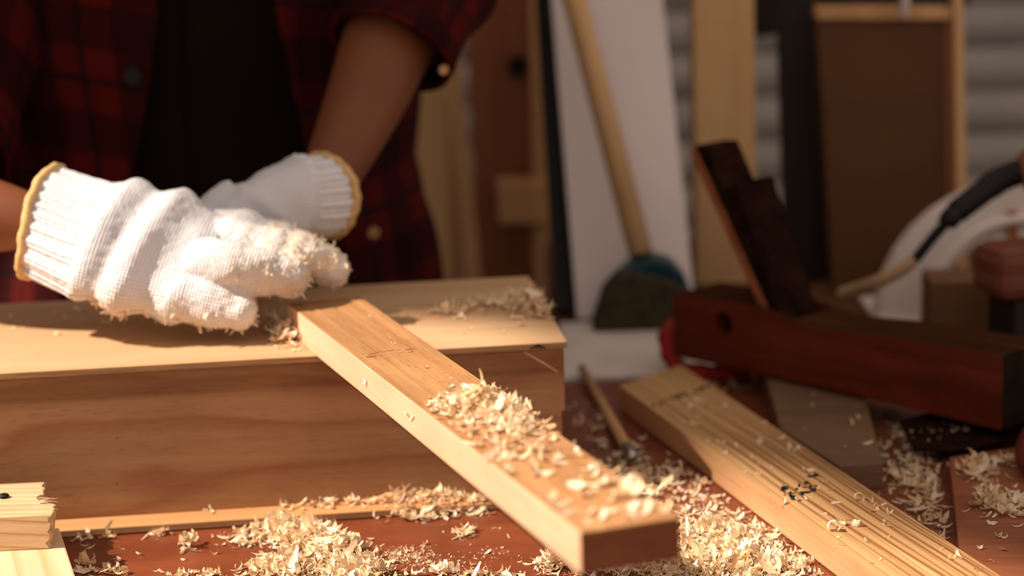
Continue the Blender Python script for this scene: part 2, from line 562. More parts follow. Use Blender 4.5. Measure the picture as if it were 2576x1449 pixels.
def grooved():
    # ridged top: wire-brushed growth rings, real relief
    nx, ny = 160, 150
    grv = []
    v, f, mi = [], [], []
    def relief(x, y):
        yy = y + 0.0022 * math.sin(x * 7 + 1.2) + 0.0009 * math.sin(x * 23) - 0.012 * x
        g = 0.0
        for c_, wd, am in GROOVES:
            g = max(g, am * math.exp(-0.3 * ((yy - c_ - 0.0006 * math.sin(x * 31 + c_ * 900)) / wd) ** 2))
        k = mnoise.noise(Vector((x * 12, y * 60, 0)))
        e = min(y, wy2 - y)
        fade = 0.3 + 0.7 * max(0.0, min(1.0, (x - 0.02) / 0.2))
        wide = max(0.0, min(1.0, (y - 0.004) / 0.006))
        grv.append(g * fade * wide if e > 0.0005 else 0.0)
        return (-0.00032 * g * fade * wide + 0.00015 * k) * (1 if e > 0.001 else 0)
    for i in range(nx + 1):
        for j in range(ny + 1):
            y = wy2 * j / ny
            x0 = skew * j / ny
            x = x0 + (L2 - x0) * i / nx
            v.append((x, y, 0.0182 + relief(x, y)))
    st_ = ny + 1
    for i in range(nx):
        for j in range(ny):
            a = i * st_ + j
            f.append((a, a + 1, a + 1 + st_, a + st_))
            mi.append(0)
    b0 = len(v)
    base = [(0, 0), (L2, 0), (L2, wy2), (skew, wy2)]
    # skirts
    ring = [i * st_ for i in range(nx + 1)] + [nx * st_ + j for j in range(1, ny + 1)] + \
           [i * st_ + ny for i in range(nx - 1, -1, -1)] + [j for j in range(ny - 1, 0, -1)]
    low = []
    for r_ in ring:
        low.append(len(v))
        v.append((v[r_][0], v[r_][1], 0.0))
    m_ = len(ring)
    for k in range(m_):
        f.append((ring[k], ring[(k + 1) % m_], low[(k + 1) % m_], low[k]))
        mi.append(1)
    f.append(tuple(low))
    mi.append(1)
    o = link('board', v, f, [M['pine'], M['pine_side']], B2, mi=mi)
    at_ = o.data.attributes.new('groove', 'FLOAT', 'POINT')
    at_.data.foreach_set('value', grv + [0.0] * (len(v) - len(grv)))
    return o


grooved()
bpy.context.view_layer.update()
B2i = B2.matrix_basis.inverted()


def blobs(name, spots, zz, parent, inv, mat, seed=3, z_world=0.0194):
    rr = random.Random(seed)
    v, f = [], []
    for px, py, rx, ry in spots:
        c = inv @ at(px, py, z_world)
        ex = inv @ at(px + rx, py, z_world) - c
        ey = inv @ at(px, py + ry, z_world) - c
        b0 = len(v)
        for q in range(10):
            an = q * math.pi / 5
            s = rr.uniform(.6, 1.15)
            p = c + ex * (math.cos(an) * s) + ey * (math.sin(an) * s)
            v.append((p.x, p.y, zz))
        for q in range(10):
            v.append((v[b0 + q][0], v[b0 + q][1], zz - 0.0008))
        f.append(tuple(range(b0, b0 + 10)))
        for q in range(10):
            f.append((b0 + q, b0 + (q + 1) % 10, b0 + 10 + (q + 1) % 10, b0 + 10 + q))
    return link(name, v, f, mat, parent)


rr = random.Random(5)
spots = [(2052, 1195, 11, 5), (2037, 1199, 9, 3), (2028, 1214, 7, 4), (1975, 1227, 9, 7), (1968, 1232, 6, 5), (1997, 1252, 11, 6),
         (1990, 1248, 6, 4), (2046, 1232, 10, 6), (2030, 1238, 9, 4), (2018, 1240, 6, 5), (2004, 1230, 5, 3), (1988, 1240, 5, 5),
         (2010, 1222, 4, 3), (2040, 1222, 7, 2), (2024, 1226, 8, 2)]
for k in range(16):
    t = rr.random()
    spots.append((1970 + 80 * t + rr.uniform(-6, 6), 1236 - 8 * t + rr.uniform(-14, 14), rr.uniform(2, 4), rr.uniform(1.5, 3)))
blobs('ink_stamp', spots, 0.01835, B2, B2i, M['ink'], 3)
spots = [(1700 + k * 7.5 + rr.uniform(-4, 4), 998 - k * 2.1 + rr.uniform(-3, 3), rr.uniform(5, 9), rr.uniform(3, 5.5)) for k in range(9)]
spots += [(1640 + k * 9 + rr.uniform(-4, 4), 1020 - k * 3 + rr.uniform(-3, 3), rr.uniform(3, 6), rr.uniform(2, 3)) for k in range(7)]
spots += [(1768 + k * 5, 975 - k * 1.5, 5, 2.5) for k in range(4)]
blobs('ink_band', spots, 0.0184, B2, B2i, M['ink'], 8)

# ------------------------------------------------------------------ offcut, rod, red-brown plank
off_poly = [at(2222, 1166, 0.017), at(2176, 1000, 0.017), at(2150, 915, 0.017), at(1905, 900, 0.017), at(1932, 960, 0.017), at(1962, 1076, 0.017), at(2112, 1173, 0.017)]
oc = off_poly[0]
OFF = tag(prism('wood_offcut', [(p.x - oc.x, p.y - oc.y) for p in off_poly], 0, 0.017, M['offcut'], bevel=0.0006, loc=(oc.x, oc.y, 0.0002)),
          'greyish brown wood offcut lying beneath the wooden hand plane', 'wood offcut')
p0, p1 = at(1486, 965, 0.006), at(1590, 1150, 0.0062)
rd = empty('thin_rod', 'thin wooden rod with grey metal tip lying between the two boards', 'rod', (p1.x, p1.y, 0.0))
q = p1 + (p0 - p1) * 1.25
loc0 = Vector((p1.x, p1.y, 0))
d_ = (p0 - p1).normalized()
tube('shaft', [q - loc0, p1 + d_ * 0.022 - loc0], [0.0033, 0.0042], M['tan'], rd)
tube('metal_tip', [p1 + d_ * 0.0222 - loc0, p1 + d_ * 0.006 - loc0, p1 - loc0 + d_ * .001, p1 - d_ * 0.0012 - loc0], [0.0046, 0.0047, 0.0042, 0.0018], M['steel'], rd)

c0, c1, c2 = at(2388, 1150, 0.010), at(2413, 1376, 0.010), at(2576, 1122, 0.010)
dn = (c1 - c0).normalized()
dr = (c2 - c0).normalized()
pl = [Vector((0, 0, 0)), dn * 0.185, dn * 0.185 + ax * 0.2, dn * 0.38 + dr * 0.11, dr * 0.11]
RP = tag(prism('reddish_plank', [(p.x, p.y) for p in pl], 0, 0.0095, M['redplank'], bevel=0.0006, loc=(c0.x, c0.y, 0.0005)),
         'flat reddish brown plank lying on the bench at the right, pale shavings on it', 'plank')

# ------------------------------------------------------------------ lower left: pale plank with a torn block nailed on it
c = at(190, 1449, 0.019)
e1 = at(150, 1330, 0.019)
dv = (e1 - c).normalized()
wv = Vector((-dv.y, dv.x, 0))
pl = [c - dv * 0.30, c + dv * 0.092, c + dv * 0.088 + wv * 0.13, c - dv * 0.30 + wv * 0.13]
orgp = c - dv * 0.30
yawp = math.atan2(dv.y, dv.x)
PP = tag(box('pale_plank', (0, 0.392, 0, 0.13, 0, 0.0185), M['pale_pine'], bevel=0.0012, loc=(orgp.x, orgp.y, 0.0004), rot=(0, 0, yawp)),
         'pale pine plank with orange grain lines in the lower left corner', 'plank')
# block
zt, zb = 0.0400, 0.0193
A_ = at(134, 1296, zt)
B_ = at(100, 1217, zt)
A0 = at(0, 1302, zt)
dlx = (A_ - A0).normalized()
yawb = math.atan2(dlx.y, dlx.x)
TB = empty('torn_block', 'weathered pine block with ragged torn end resting on the pale plank', 'wood block', (A_.x, A_.y, zb), yawb)
depth = 0.066
nseg = 46
rr = random.Random(11)
v, f, mi = [], [], []
nz = 12
prev = 0
edge = []
for j in range(nseg + 1):
    t = j / nseg
    basex = -0.0008 - 0.008 * max(0, t - 0.15) - 0.010 * (1 if t > 0.34 else 0) * (1 if t < 0.62 else .8)
    edge.append(basex + rr.uniform(-0.0016, 0.0012) + (0.006 if 0.40 < t < 0.45 else 0))
for k in range(nz + 1):
    for j in range(nseg + 1):
        tz = k / nz
        x = edge[j] + rr.uniform(-0.0006, 0.0006) - 0.0028 * (1 - tz) - (0.002 * math.sin(tz * 9) ** 2 if j < 3 else 0)
        v.append((x, depth * j / nseg, (zt - zb) * tz))
back = len(v)
for k in range(nz + 1):
    for j in range(nseg + 1):
        v.append((-0.30, depth * j / nseg, (zt - zb) * k / nz))
s_ = nseg + 1
for k in range(nz):
    for j in range(nseg):
        a = k * s_ + j
        f.append((a, a + 1, a + 1 + s_, a + s_))
        a += back
        f.append((a, a + 1, a + 1 + s_, a + s_))
for j in range(nseg):
    for k in (0, nz):
        a = k * s_ + j
        f.append((a, a + 1, back + a + 1, back + a))
for k in range(nz):
    for j in (0, nseg):
        a = k * s_ + j
        f.append((a, a + s_, back + a + s_, back + a))
link('block', v, f, M['block_pine'], TB)
sv, sf = [], []
for k in range(16):
    y = depth * rr.uniform(0.30, 0.55)
    z0_ = (zt - zb) * rr.uniform(.7, 1.0)
    a = Vector((-0.014, y, z0_))
    b = a + Vector((rr.uniform(0.006, 0.013), rr.uniform(-0.006, 0.004), rr.uniform(-0.003, 0.001)))
    vv, ff = tube_geo([a, (a + b) / 2 + Vector((0, 0.0005, 0.0004)), b], [0.0007, 0.0004, 0.0001], 5)
    o_ = len(sv)
    sv += vv
    sf += [tuple(i + o_ for i in q) for q in ff]
link('splinters', sv, sf, M['block_pine'], TB)
nl = at(10, 1252, zt)
NLo = empty('nail', 'dark domed nail head sticking out of the torn pine block', 'nail', (nl.x, nl.y, zt - 0.0002))
pr = [(0.0002, 0.0030), (0.0014, 0.0029), (0.0027, 0.0024), (0.0034, 0.0016), (0.0033, 0.0010), (0.0016, 0.0008), (0.0013, 0.0)]
v, f = tube_geo([(0, 0, h) for r_, h in pr[::-1]], [r_ for r_, h in pr[::-1]], 20)
link('nail_head', v, f, M['black'], NLo, smooth=True)

# ------------------------------------------------------------------ wooden hand plane
Pl = Vector((0.125, 1.642, 0))
Pr = Vector((0.331, 1.417, 0))
pa = (Pr - Pl).normalized()
yaw3 = math.atan2(pa.y, pa.x)
PL = empty('hand_plane', 'old dark red wooden hand plane with tall dark iron, resting on the offcut', 'hand plane', (Pl.x, Pl.y, 0.0185), yaw3)
LP, WP, HP = (Pr - Pl).length, 0.056, 0.0500


def ptop(x):
    t = x / LP
    h = HP
    if t < 0.30:
        h += 0.0
    h += 0.0035 * math.exp(-((t - 0.22) / 0.12) ** 2) - 0.0045 * math.exp(-((t - 0.48) / 0.12) ** 2) + 0.003 * max(0, t - .7) / .3
    return h


def plane_body():
    bm = bmesh.new()
    n_ = 28
    pts = []
    rows = []
    for i in range(n_ + 1):
        x = LP * i / n_
        sag = 0.0015 * math.sin(math.pi * i / n_)
        r4 = [bm.verts.new((x, 0, sag)), bm.verts.new((x, WP, sag)), bm.verts.new((x, WP, ptop(x))), bm.verts.new((x, 0, ptop(x)))]
        rows.append(r4)
    for i in range(n_):
        for k in range(4):
            fc = bm.faces.new((rows[i][k], rows[i][(k + 1) % 4], rows[i + 1][(k + 1) % 4], rows[i + 1][k]))
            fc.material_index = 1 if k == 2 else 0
    a = bm.faces.new(rows[0])
    b = bm.faces.new(rows[-1][::-1])
    b.material_index = 2
    bmesh.ops.recalc_face_normals(bm, faces=bm.faces)
    me = bpy.data.meshes.new('plane_body')
    bm.to_mesh(me)
    bm.free()
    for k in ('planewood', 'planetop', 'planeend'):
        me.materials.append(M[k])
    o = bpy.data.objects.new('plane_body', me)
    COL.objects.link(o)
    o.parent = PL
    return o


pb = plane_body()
# handle hole through the body and the iron mouth: boolean cutters evaluated at once
def bool_cut(o, cutters):
    dg = bpy.context.evaluated_depsgraph_get()
    for v_, f_ in cutters:
        cme = bpy.data.meshes.new('cut')
        cme.from_pydata([tuple(a) for a in v_], [], f_)
        bm = bmesh.new(); bm.from_mesh(cme); bmesh.ops.recalc_face_normals(bm, faces=bm.faces); bm.to_mesh(cme); bm.free()
        co = bpy.data.objects.new('cut', cme)
        COL.objects.link(co)
        co.parent = o.parent
        md = o.modifiers.new('b', 'BOOLEAN')
        md.operation = 'DIFFERENCE'
        md.solver = 'EXACT'
        md.object = co
        bpy.context.view_layer.update()
        dg = bpy.context.evaluated_depsgraph_get()
        nm = bpy.data.meshes.new_from_object(o.evaluated_get(dg))
        o.modifiers.clear()
        o.data = nm
        bpy.data.objects.remove(co)


hx, hz = 0.052, 0.0340
bool_cut(pb, [tube_geo([(hx, -0.01, hz), (hx, WP + 0.01, hz)], 0.0090, 28),
              boxg(0.085, 0.118, 0.006, WP - 0.006, 0.012, 0.09)])
bv = pb.modifiers.new('bevel', 'BEVEL')
bv.width = 0.0012
bv.segments = 2
bv.limit_method = 'ANGLE'
bv.angle_limit = math.radians(50)
# iron, chip wedge: local frame leaning back (towards -X)
lean = math.radians(33)
ud = Vector((-math.sin(lean), 0, math.cos(lean)))
td = Vector((math.cos(lean), 0, math.sin(lean)))


def slab(name, base, wid0, wid1, th0, th1, s0, s1, mat, bevel=0.0008, y0=0.0075, top_cut=0.0, bend=0.0):
    v = []
    n_ = 8
    for i in range(n_ + 1):
        t = i / n_
        s = s0 + (s1 - s0) * t
        w_ = wid0 + (wid1 - wid0) * t
        th = th0 + (th1 - th0) * t
        yc = y0 + (WP - 2 * y0) / 2
        for a, b in ((0, 0), (0, 1), (1, 1), (1, 0)):
            ss = s + (top_cut * a if i == n_ else 0)
            p = base + ud * ss + td * (a * th + bend * t * t) + Vector((0, yc + (b - 0.5) * w_, 0))
            v.append(p)
    f = [(0, 1, 2, 3), tuple(4 * n_ + k for k in range(4))]
    for i in range(n_):
        for k in range(4):
            f.append((4 * i + k, 4 * i + (k + 1) % 4, 4 * i + 4 + (k + 1) % 4, 4 * i + 4 + k))
    return link(name, v, f, mat, PL, bevel=bevel)


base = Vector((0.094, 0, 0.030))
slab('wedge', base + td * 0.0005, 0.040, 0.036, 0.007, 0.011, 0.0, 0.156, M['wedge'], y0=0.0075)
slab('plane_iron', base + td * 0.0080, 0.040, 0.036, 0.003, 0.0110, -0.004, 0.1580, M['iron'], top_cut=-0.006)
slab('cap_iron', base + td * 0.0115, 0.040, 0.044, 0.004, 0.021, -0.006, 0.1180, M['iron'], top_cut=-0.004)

# red webbing under the far end of the plane
w0 = [at(1664, 838, 0.012), at(1668, 880, 0.010), at(1690, 918, 0.009), at(1760, 922, 0.009), at(1860, 932, 0.008), at(1930, 945, 0.008)]
w0 = [Vector((0.133, 1.70, 0.030)), Vector((0.122, 1.672, 0.028)), Vector((0.123, 1.654, 0.016)), Vector((0.130, 1.643, 0.0085)),
      Vector((0.150, 1.630, 0.0075)), Vector((0.175, 1.635, 0.0070)), Vector((0.19, 1.67, 0.0070))]
cw = catmull(w0, 8)
tag(tube('red_strap', cw, [0.0068 + 0.0008 * math.sin(i * .9) for i in range(len(cw))], M['redcloth'], seg=12),
    'bright red padded strap squeezed under the far end of the hand plane', 'strap')

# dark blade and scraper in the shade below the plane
def flat_poly(name, px, z0, z1, mat, label, cat, parent=None):
    P = [at(x, y, z1) for x, y in px]
    o0 = P[0]
    return tag(prism(name, [(p.x - o0.x, p.y - o0.y) for p in P], 0, z1 - z0, mat, bevel=0.0003, loc=(o0.x, o0.y, z0)), label, cat)


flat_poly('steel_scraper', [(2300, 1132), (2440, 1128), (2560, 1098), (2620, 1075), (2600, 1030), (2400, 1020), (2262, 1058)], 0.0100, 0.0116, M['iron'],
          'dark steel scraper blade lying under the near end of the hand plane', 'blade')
tagged = flat_poly('steel_rule', [(2222, 1030), (2250, 1024), (2318, 1128), (2290, 1140)], 0.0006, 0.0016, M['cardbrown'],
                   'narrow dull metal strip on the bench between offcut and dark blade', 'metal strip')
# dark red turned handle at the right edge
hb = at(2585, 1135, 0.022)
tag(tube('turned_handle', [(hb.x - .004, hb.y - 0.030, 0.022), (hb.x, hb.y - 0.020, 0.023), (hb.x + .006, hb.y, 0.024), (hb.x + .016, hb.y + 0.03, 0.024), (hb.x + .03, hb.y + 0.07, 0.022)],
         [0.007, 0.0125, 0.0138, 0.012, 0.0105], M['darkred'], seg=20), 'dark red rounded wooden handle at the right edge below the plane', 'tool handle')

# ------------------------------------------------------------------ background things behind the bench
def panel(name, px, Y, Yb, th, mat, label, cat):
    """leaning or upright sheet: px = bottom-left, bottom-right, top-right, top-left; Yb = depth of the bottom edge, Y of the top"""
    P = [aty(px[0][0], px[0][1], Yb), aty(px[1][0], px[1][1], Yb), aty(px[2][0], px[2][1], Y), aty(px[3][0], px[3][1], Y)]
    nrm = (P[1] - P[0]).cross(P[3] - P[0]).normalized()
    if nrm.y < 0:
        nrm = -nrm
    v = [p for p in P] + [p + nrm * th for p in P]
    o0 = P[0].copy()
    v = [p - o0 for p in v]
    f = [(0, 1, 2, 3), (4, 5, 6, 7), (0, 1, 5, 4), (1, 2, 6, 5), (2, 3, 7, 6), (3, 0, 4, 7)]
    return tag(link(name, v, f, mat, bevel=0.001, loc=o0), label, cat) if label else link(name, v, f, mat, bevel=0.001, loc=o0)


def on_table(x, Y, z=0.0):
    """pixel row where height z at depth Y lies, for pixel column x"""
    lo, hi = -2000.0, 4000.0
    for _ in range(50):
        mid = (lo + hi) / 2
        if aty(x, mid, Y).z > z:
            lo = mid
        else:
            hi = mid
    return (lo + hi) / 2


def sheet_on(name, xl0, xr0, Yb, xl1, xr1, ytop, Yt, th, mat, label, cat, zb=0.0):
    return panel(name, [(xl0, on_table(xl0, Yb, zb)), (xr0, on_table(xr0, Yb, zb)), (xr1, ytop), (xl1, ytop)], Yt, Yb, th, mat, label, cat)


sheet_on('leaning_sheet', 1452, 1752, 1.85, 1375, 1652, -150, 2.02, 0.012, M['white'],
         'tall white sheet leaning at the back, a broom in front of it', 'panel')
sheet_on('black_trim', 1398, 1462, 1.88, 1338, 1392, -150, 2.06, 0.012, M['black'],
         'narrow black upright strip along the left edge of the white sheet', 'trim strip')
# broom
bt, bb = aty(1430, -60, 1.93), aty(1612, 640, 1.835)
br = empty('broom', 'broom with pale wooden stick and teal head standing before the white sheet', 'broom', (bb.x, bb.y, 0))
o0 = Vector((bb.x, bb.y, 0))
top_ext = bt + (bt - bb) * 0.6
tube('handle', [top_ext - o0, bb - o0], 0.0105, M['post'], br)
hd = [(1560, 690), (1600, 662), (1645, 650), (1690, 662), (1725, 700), (1742, 745), (1560, 745)]
P = [aty(x, y, 1.815) - o0 for x, y in hd]
v = P + [p + Vector((0, 0.035, 0)) for p in P]
n = len(P)
f = [tuple(range(n)), tuple(range(n, 2 * n))] + [(i, (i + 1) % n, n + (i + 1) % n, n + i) for i in range(n)]
link('broom_head', v, f, M['teal'], br, bevel=0.004)
hd = [(1556, 700), (1600, 688), (1700, 716), (1745, 745), (1752, on_table(1752, 1.80, .0)), (1490, on_table(1490, 1.80, .0)), (1520, 740)]
P = [aty(x, y, 1.80) - o0 for x, y in hd]
v = P + [p + Vector((0, 0.04, 0)) for p in P]
link('bristles', v, f, M['bristle'], br, bevel=0.003)

sheet_on('pine_post', 1752, 1908, 1.97, 1744, 1894, -150, 1.975, 0.045, M['post'],
         'upright pale pine post standing behind the hand plane', 'post')
# cabinet: brown face with pale rim
cb = empty('wooden_cabinet', 'brown wooden cabinet with pale rim standing behind the hand plane', 'cabinet', (0, 0, 0))
def cab(name, px, Y, th, mat):
    o = panel(name, px, Y, Y, th, mat, None, None)
    o.parent = cb
    return o
cab('side_face', [(2095, on_table(2095, 1.93)), (2385, on_table(2385, 1.93)), (2385, 52), (2056, 52)], 1.93, 0.02, M['brown'])
cab('top_rail', [(2056, 50), (2395, 50), (2395, 20), (2056, 20)], 1.922, 0.03, M['tan'])
cab('inner_edge', [(2386, on_table(2386, 1.93)), (2408, on_table(2408, 1.93)), (2402, 20), (2376, 50)], 1.928, 0.02, M['door'])
cab('edge_strip', [(2409, on_table(2409, 1.92)), (2436, on_table(2436, 1.92)), (2422, -100), (2398, -100)], 1.92, 0.02, M['post'])
sheet_on('dark_cabinet', 1985, 2110, 1.985, 1960, 2056, -100, 1.985, 0.04, M['darksteel'],
         'near-black panel standing between the pine post and the brown cabinet', 'panel')
o = panel('dark_bundle', [(1900, 95), (2440, 15), (2440, -160), (1900, -160)], 2.19, 2.19, 0.1, M['darksteel'], None, None)
tag(o, 'dark shape hanging above the brown cabinet at the top edge', 'dark hanging cloth')
s0, s1 = aty(2276, -120, 1.90), aty(2273, 45, 1.90)
tag(tube('white_string', [s0, (s0 + s1) / 2 + Vector((0.002, 0, 0)), s1], 0.0042, M['white'], seg=8), 'short white string hanging before the top rail of the cabinet', 'string')

# left group, standing on the floor behind the box
def up(name, xl, xr, Y, xlt, xrt, mat, label, cat, th=0.03, bot=1000):
    a0 = on_table((xl + xr) / 2, Y, FL + 0.002)
    # extrapolate the edges down to the floor
    def ex(xb, xt):
        return xb + (xb - xt) * (a0 - 760) / 900.0
    return panel(name, [(ex(xl, xlt), a0), (ex(xr, xrt), a0), (xrt, -140), (xlt, -140)], Y + .0, Y, th, mat, label, cat)


up('dark_board', 1205, 1385, 2.32, 1165, 1330, M['door'], 'dark reddish brown board with a knot standing behind the box', 'board')
k = aty(1302, 165, 2.315)
kn = link('knot', *tube_geo([(k.x, k.y - 0.004, k.z), (k.x, k.y + 0.002, k.z)], 0.011, 14), M['black'])
kn.parent = bpy.data.objects['dark_board']
kn.matrix_parent_inverse = Matrix.Translation(-bpy.data.objects['dark_board'].location)
o = up('tan_post', 1345, 1400, 2.28, 1330, 1362, M['tan'], 'narrow tan upright post left of the black strip', 'post')
up('pale_board', 960, 1130, 2.5, 1010, 1118, M['post'], 'pale tan board standing behind the bare forearm', 'board')
up('brown_board', 1136, 1165, 2.40, 1120, 1150, M['tan'], 'narrow brown board just right of the pale tan board', 'board')
up('leaning_lath', 1176, 1215, 2.27, 1090, 1130, M['tan'], 'narrow tan lath leaning in front of the dark reddish board', 'lath')
bk = panel('cross_block', [(1255, 562), (1375, 562), (1372, 460), (1250, 460)], 2.27, 2.27, 0.04, M['tan'], 'tan wooden cross piece fixed low on the dark reddish board', 'wood block')

# dim wall of boards further back on the left
sheet_on('plywood_backing', 300, 1150, 2.85, 300, 1150, -200, 2.85, 0.02, M['door'], 'dark brown sheet far back, left of the pale board', 'panel', zb=FL + .002)

# ------------------------------------------------------------------ machine at the right: white arched guard
g = empty('saw_guard', 'white arched machine guard behind the near end of the hand plane', 'machine guard', (0, 0, 0))
YG = 1.80
outer_ = [(2205, 815), (2212, 770), (2232, 700), (2262, 640), (2300, 590), (2350, 543), (2410, 505), (2475, 478), (2560, 458), (2680, 450)]
inner_ = [(2680, 580), (2560, 592), (2492, 600), (2490, 612), (2450, 625), (2415, 652), (2380, 695), (2355, 740), (2340, 790), (2332, 815)]
poly = outer_ + inner_
P = [aty(x, y, YG) for x, y in poly]
zb_ = 0.0
v = P + [p + Vector((0, 0.03, 0)) for p in P]
n = len(P)
f = [tuple(range(n)), tuple(range(n, 2 * n))] + [(i, (i + 1) % n, n + (i + 1) % n, n + i) for i in range(n)]
link('arch', v, f, M['housing'], g, bevel=0.003)
leg_ = [(2494, 592), (2680, 570), (2680, 815), (2545, 815), (2510, 740)]
P = [aty(x, y, YG - 0.001) for x, y in leg_]
v = P + [p + Vector((0, 0.028, 0)) for p in P]
n = len(P)
f = [tuple(range(n)), tuple(range(n, 2 * n))] + [(i, (i + 1) % n, n + (i + 1) % n, n + i) for i in range(n)]
link('guard_side', v, f, M['housing'], g, bevel=0.003)
rim = catmull([aty(x, y, YG - 0.004) for x, y in [(2322, 815), (2335, 760), (2362, 690), (2400, 635), (2450, 590), (2520, 560), (2600, 550), (2690, 552)]], 6)
tube('guard_rim', rim, 0.0045, M['housing'], g, seg=10)
P = [aty(x, y, YG - 0.0035) for x, y in [(2534, 532), (2560, 530), (2562, 598), (2536, 602)]]
v = P + [p + Vector((0, 0.003, 0)) for p in P]
link('orange_slot', v, [(0, 1, 2, 3), (4, 5, 6, 7), (0, 1, 5, 4), (1, 2, 6, 5), (2, 3, 7, 6), (3, 0, 4, 7)], M['orange'], g)
P0 = aty(2205, 815, YG)
box('foot', (P0.x, P0.x + 0.30, YG - 0.005, YG + 0.09, 0.0, max(0.004, aty(2205, 812, YG).z + 0.001)), M['housing'], g)

pt = empty('power_tool', 'brown power tool housing at the right edge trailing a black sleeved cord', 'power tool', (0, 0, 0))
hc = aty(2632, 425, 1.66)
v, f = tube_geo([hc + Vector((-0.022, 0, -0.006)), hc + Vector((-0.017, 0, -0.004)), hc + Vector((0, 0, 0)), hc + Vector((0.09, 0, 0.01))], [0.004, 0.017, 0.024, 0.026], 24)
link('housing', v, f, M['redplank'], pt, smooth=True)
# stand that carries the housing
sb = box('stand', (hc.x + 0.045, hc.x + 0.085, 1.62, 1.66, 0.0005, hc.z - 0.02), M['darksteel'], pt)
cr = [aty(x, y, Y) for x, y, Y in ((2590, 425, 1.66), (2520, 450, 1.66), (2450, 500, 1.65), (2408, 532, 1.645), (2384, 556, 1.64))]
tube('cord_sleeve', catmull(cr, 5), [0.0105] * 8 + [0.0095] * 8 + [0.0082] * 5, M['black'], pt)
cr = [aty(x, y, Y) for x, y, Y in ((2402, 560, 1.637), (2392, 556, 1.638), (2374, 549, 1.64), (2366, 545, 1.64))]
tube('sleeve_collar', cr, [0.004, 0.0052, 0.0052, 0.004], M['black'], pt)
cr = [aty(x, y, Y) for x, y, Y in ((2384, 556, 1.64), (2345, 600, 1.64), (2303, 652, 1.64))]
tube('black_lead', catmull(cr, 5), 0.0042, M['black'], pt)
cr = [aty(x, y, Y) for x, y, Y in ((2303, 652, 1.64), (2262, 682, 1.645), (2200, 712, 1.66), (2120, 742, 1.70))]
tube('cord', catmull(cr, 6), [0.0045 + 0.0001 * i for i in range(19)], M['cord'], pt)

# brown block with reddish layered block on it
a, b = aty(2342, 820, 1.68), aty(2570, 705, 1.68)
BB = tag(box('brown_block', (0, 0.10, 0, 0.05, 0, b.z), M['cardbrown'], bevel=0.001, loc=(a.x, 1.68, 0.0003), rot=(0, 0, -0.03)),
         'plain brown wooden block standing behind the near end of the plane', 'wood block')
rb = aty(2525, 770, 1.56)
zt_ = 0.082
tag(box('layered_block', (0, 0.07, 0, 0.05, 0, 0.040), M['redblock'], bevel=0.010, loc=(rb.x - .001, 1.565, rb.z), rot=(0, 0, 0.3)),
    'rounded reddish layered wooden block at the right edge above the plane', 'wood block')
tag(box('support_block', (0, 0.07, 0, 0.04, 0, rb.z - 0.0012), M['darksteel'], bevel=0.001, loc=(rb.x + 0.012, 1.575, 0.0005), rot=(0, 0, 0.3)),
    'dark block carrying the rounded reddish block at the right edge', 'block')

# ------------------------------------------------------------------ person: materials
def plaid_mat():
    mt, nt, b = new_mat('flannel_plaid', 0.9, 0.1)
    L = nt.links.new
    uv = N(nt, 'ShaderNodeUVMap')
    sp = N(nt, 'ShaderNodeSeparateXYZ')
    L(uv.outputs[0], sp.inputs[0])

    def band(sock, period, lo, hi):
        fr = math_n(nt, 'FRACT', math_n(nt, 'DIVIDE', sock, period))
        return math_n(nt, 'MULTIPLY', math_n(nt, 'GREATER_THAN', fr, lo), math_n(nt, 'LESS_THAN', fr, hi))
    col = (0.078, 0.005, 0.004)
    col = mixc(nt, math_n(nt, 'MULTIPLY', band(sp.outputs[0], 0.085, 0.0, 0.42), 0.6), col, (0.009, 0.0025, 0.003))
    col = mixc(nt, math_n(nt, 'MULTIPLY', band(sp.outputs[1], 0.085, 0.0, 0.40), 0.6), col, (0.009, 0.0025, 0.003))
    col = mixc(nt, math_n(nt, 'MULTIPLY', band(sp.outputs[0], 0.085, 0.68, 0.74), 0.8), col, (0.010, 0.006, 0.008))
    col = mixc(nt, math_n(nt, 'MULTIPLY', band(sp.outputs[1], 0.085, 0.67, 0.73), 0.8), col, (0.010, 0.006, 0.008))
    L(col, b.inputs['Base Color'])
    n = N(nt, 'ShaderNodeTexNoise', Scale=500.0)
    tc = N(nt, 'ShaderNodeTexCoord')
    L(tc.outputs['Object'], n.inputs['Vector'])
    bp = N(nt, 'ShaderNodeBump')
    bp.inputs['Strength'].default_value = 0.3
    bp.inputs['Distance'].default_value = 0.001
    L(n.outputs['Fac'], bp.inputs['Height'])
    L(bp.outputs[0], b.inputs['Normal'])
    return mt


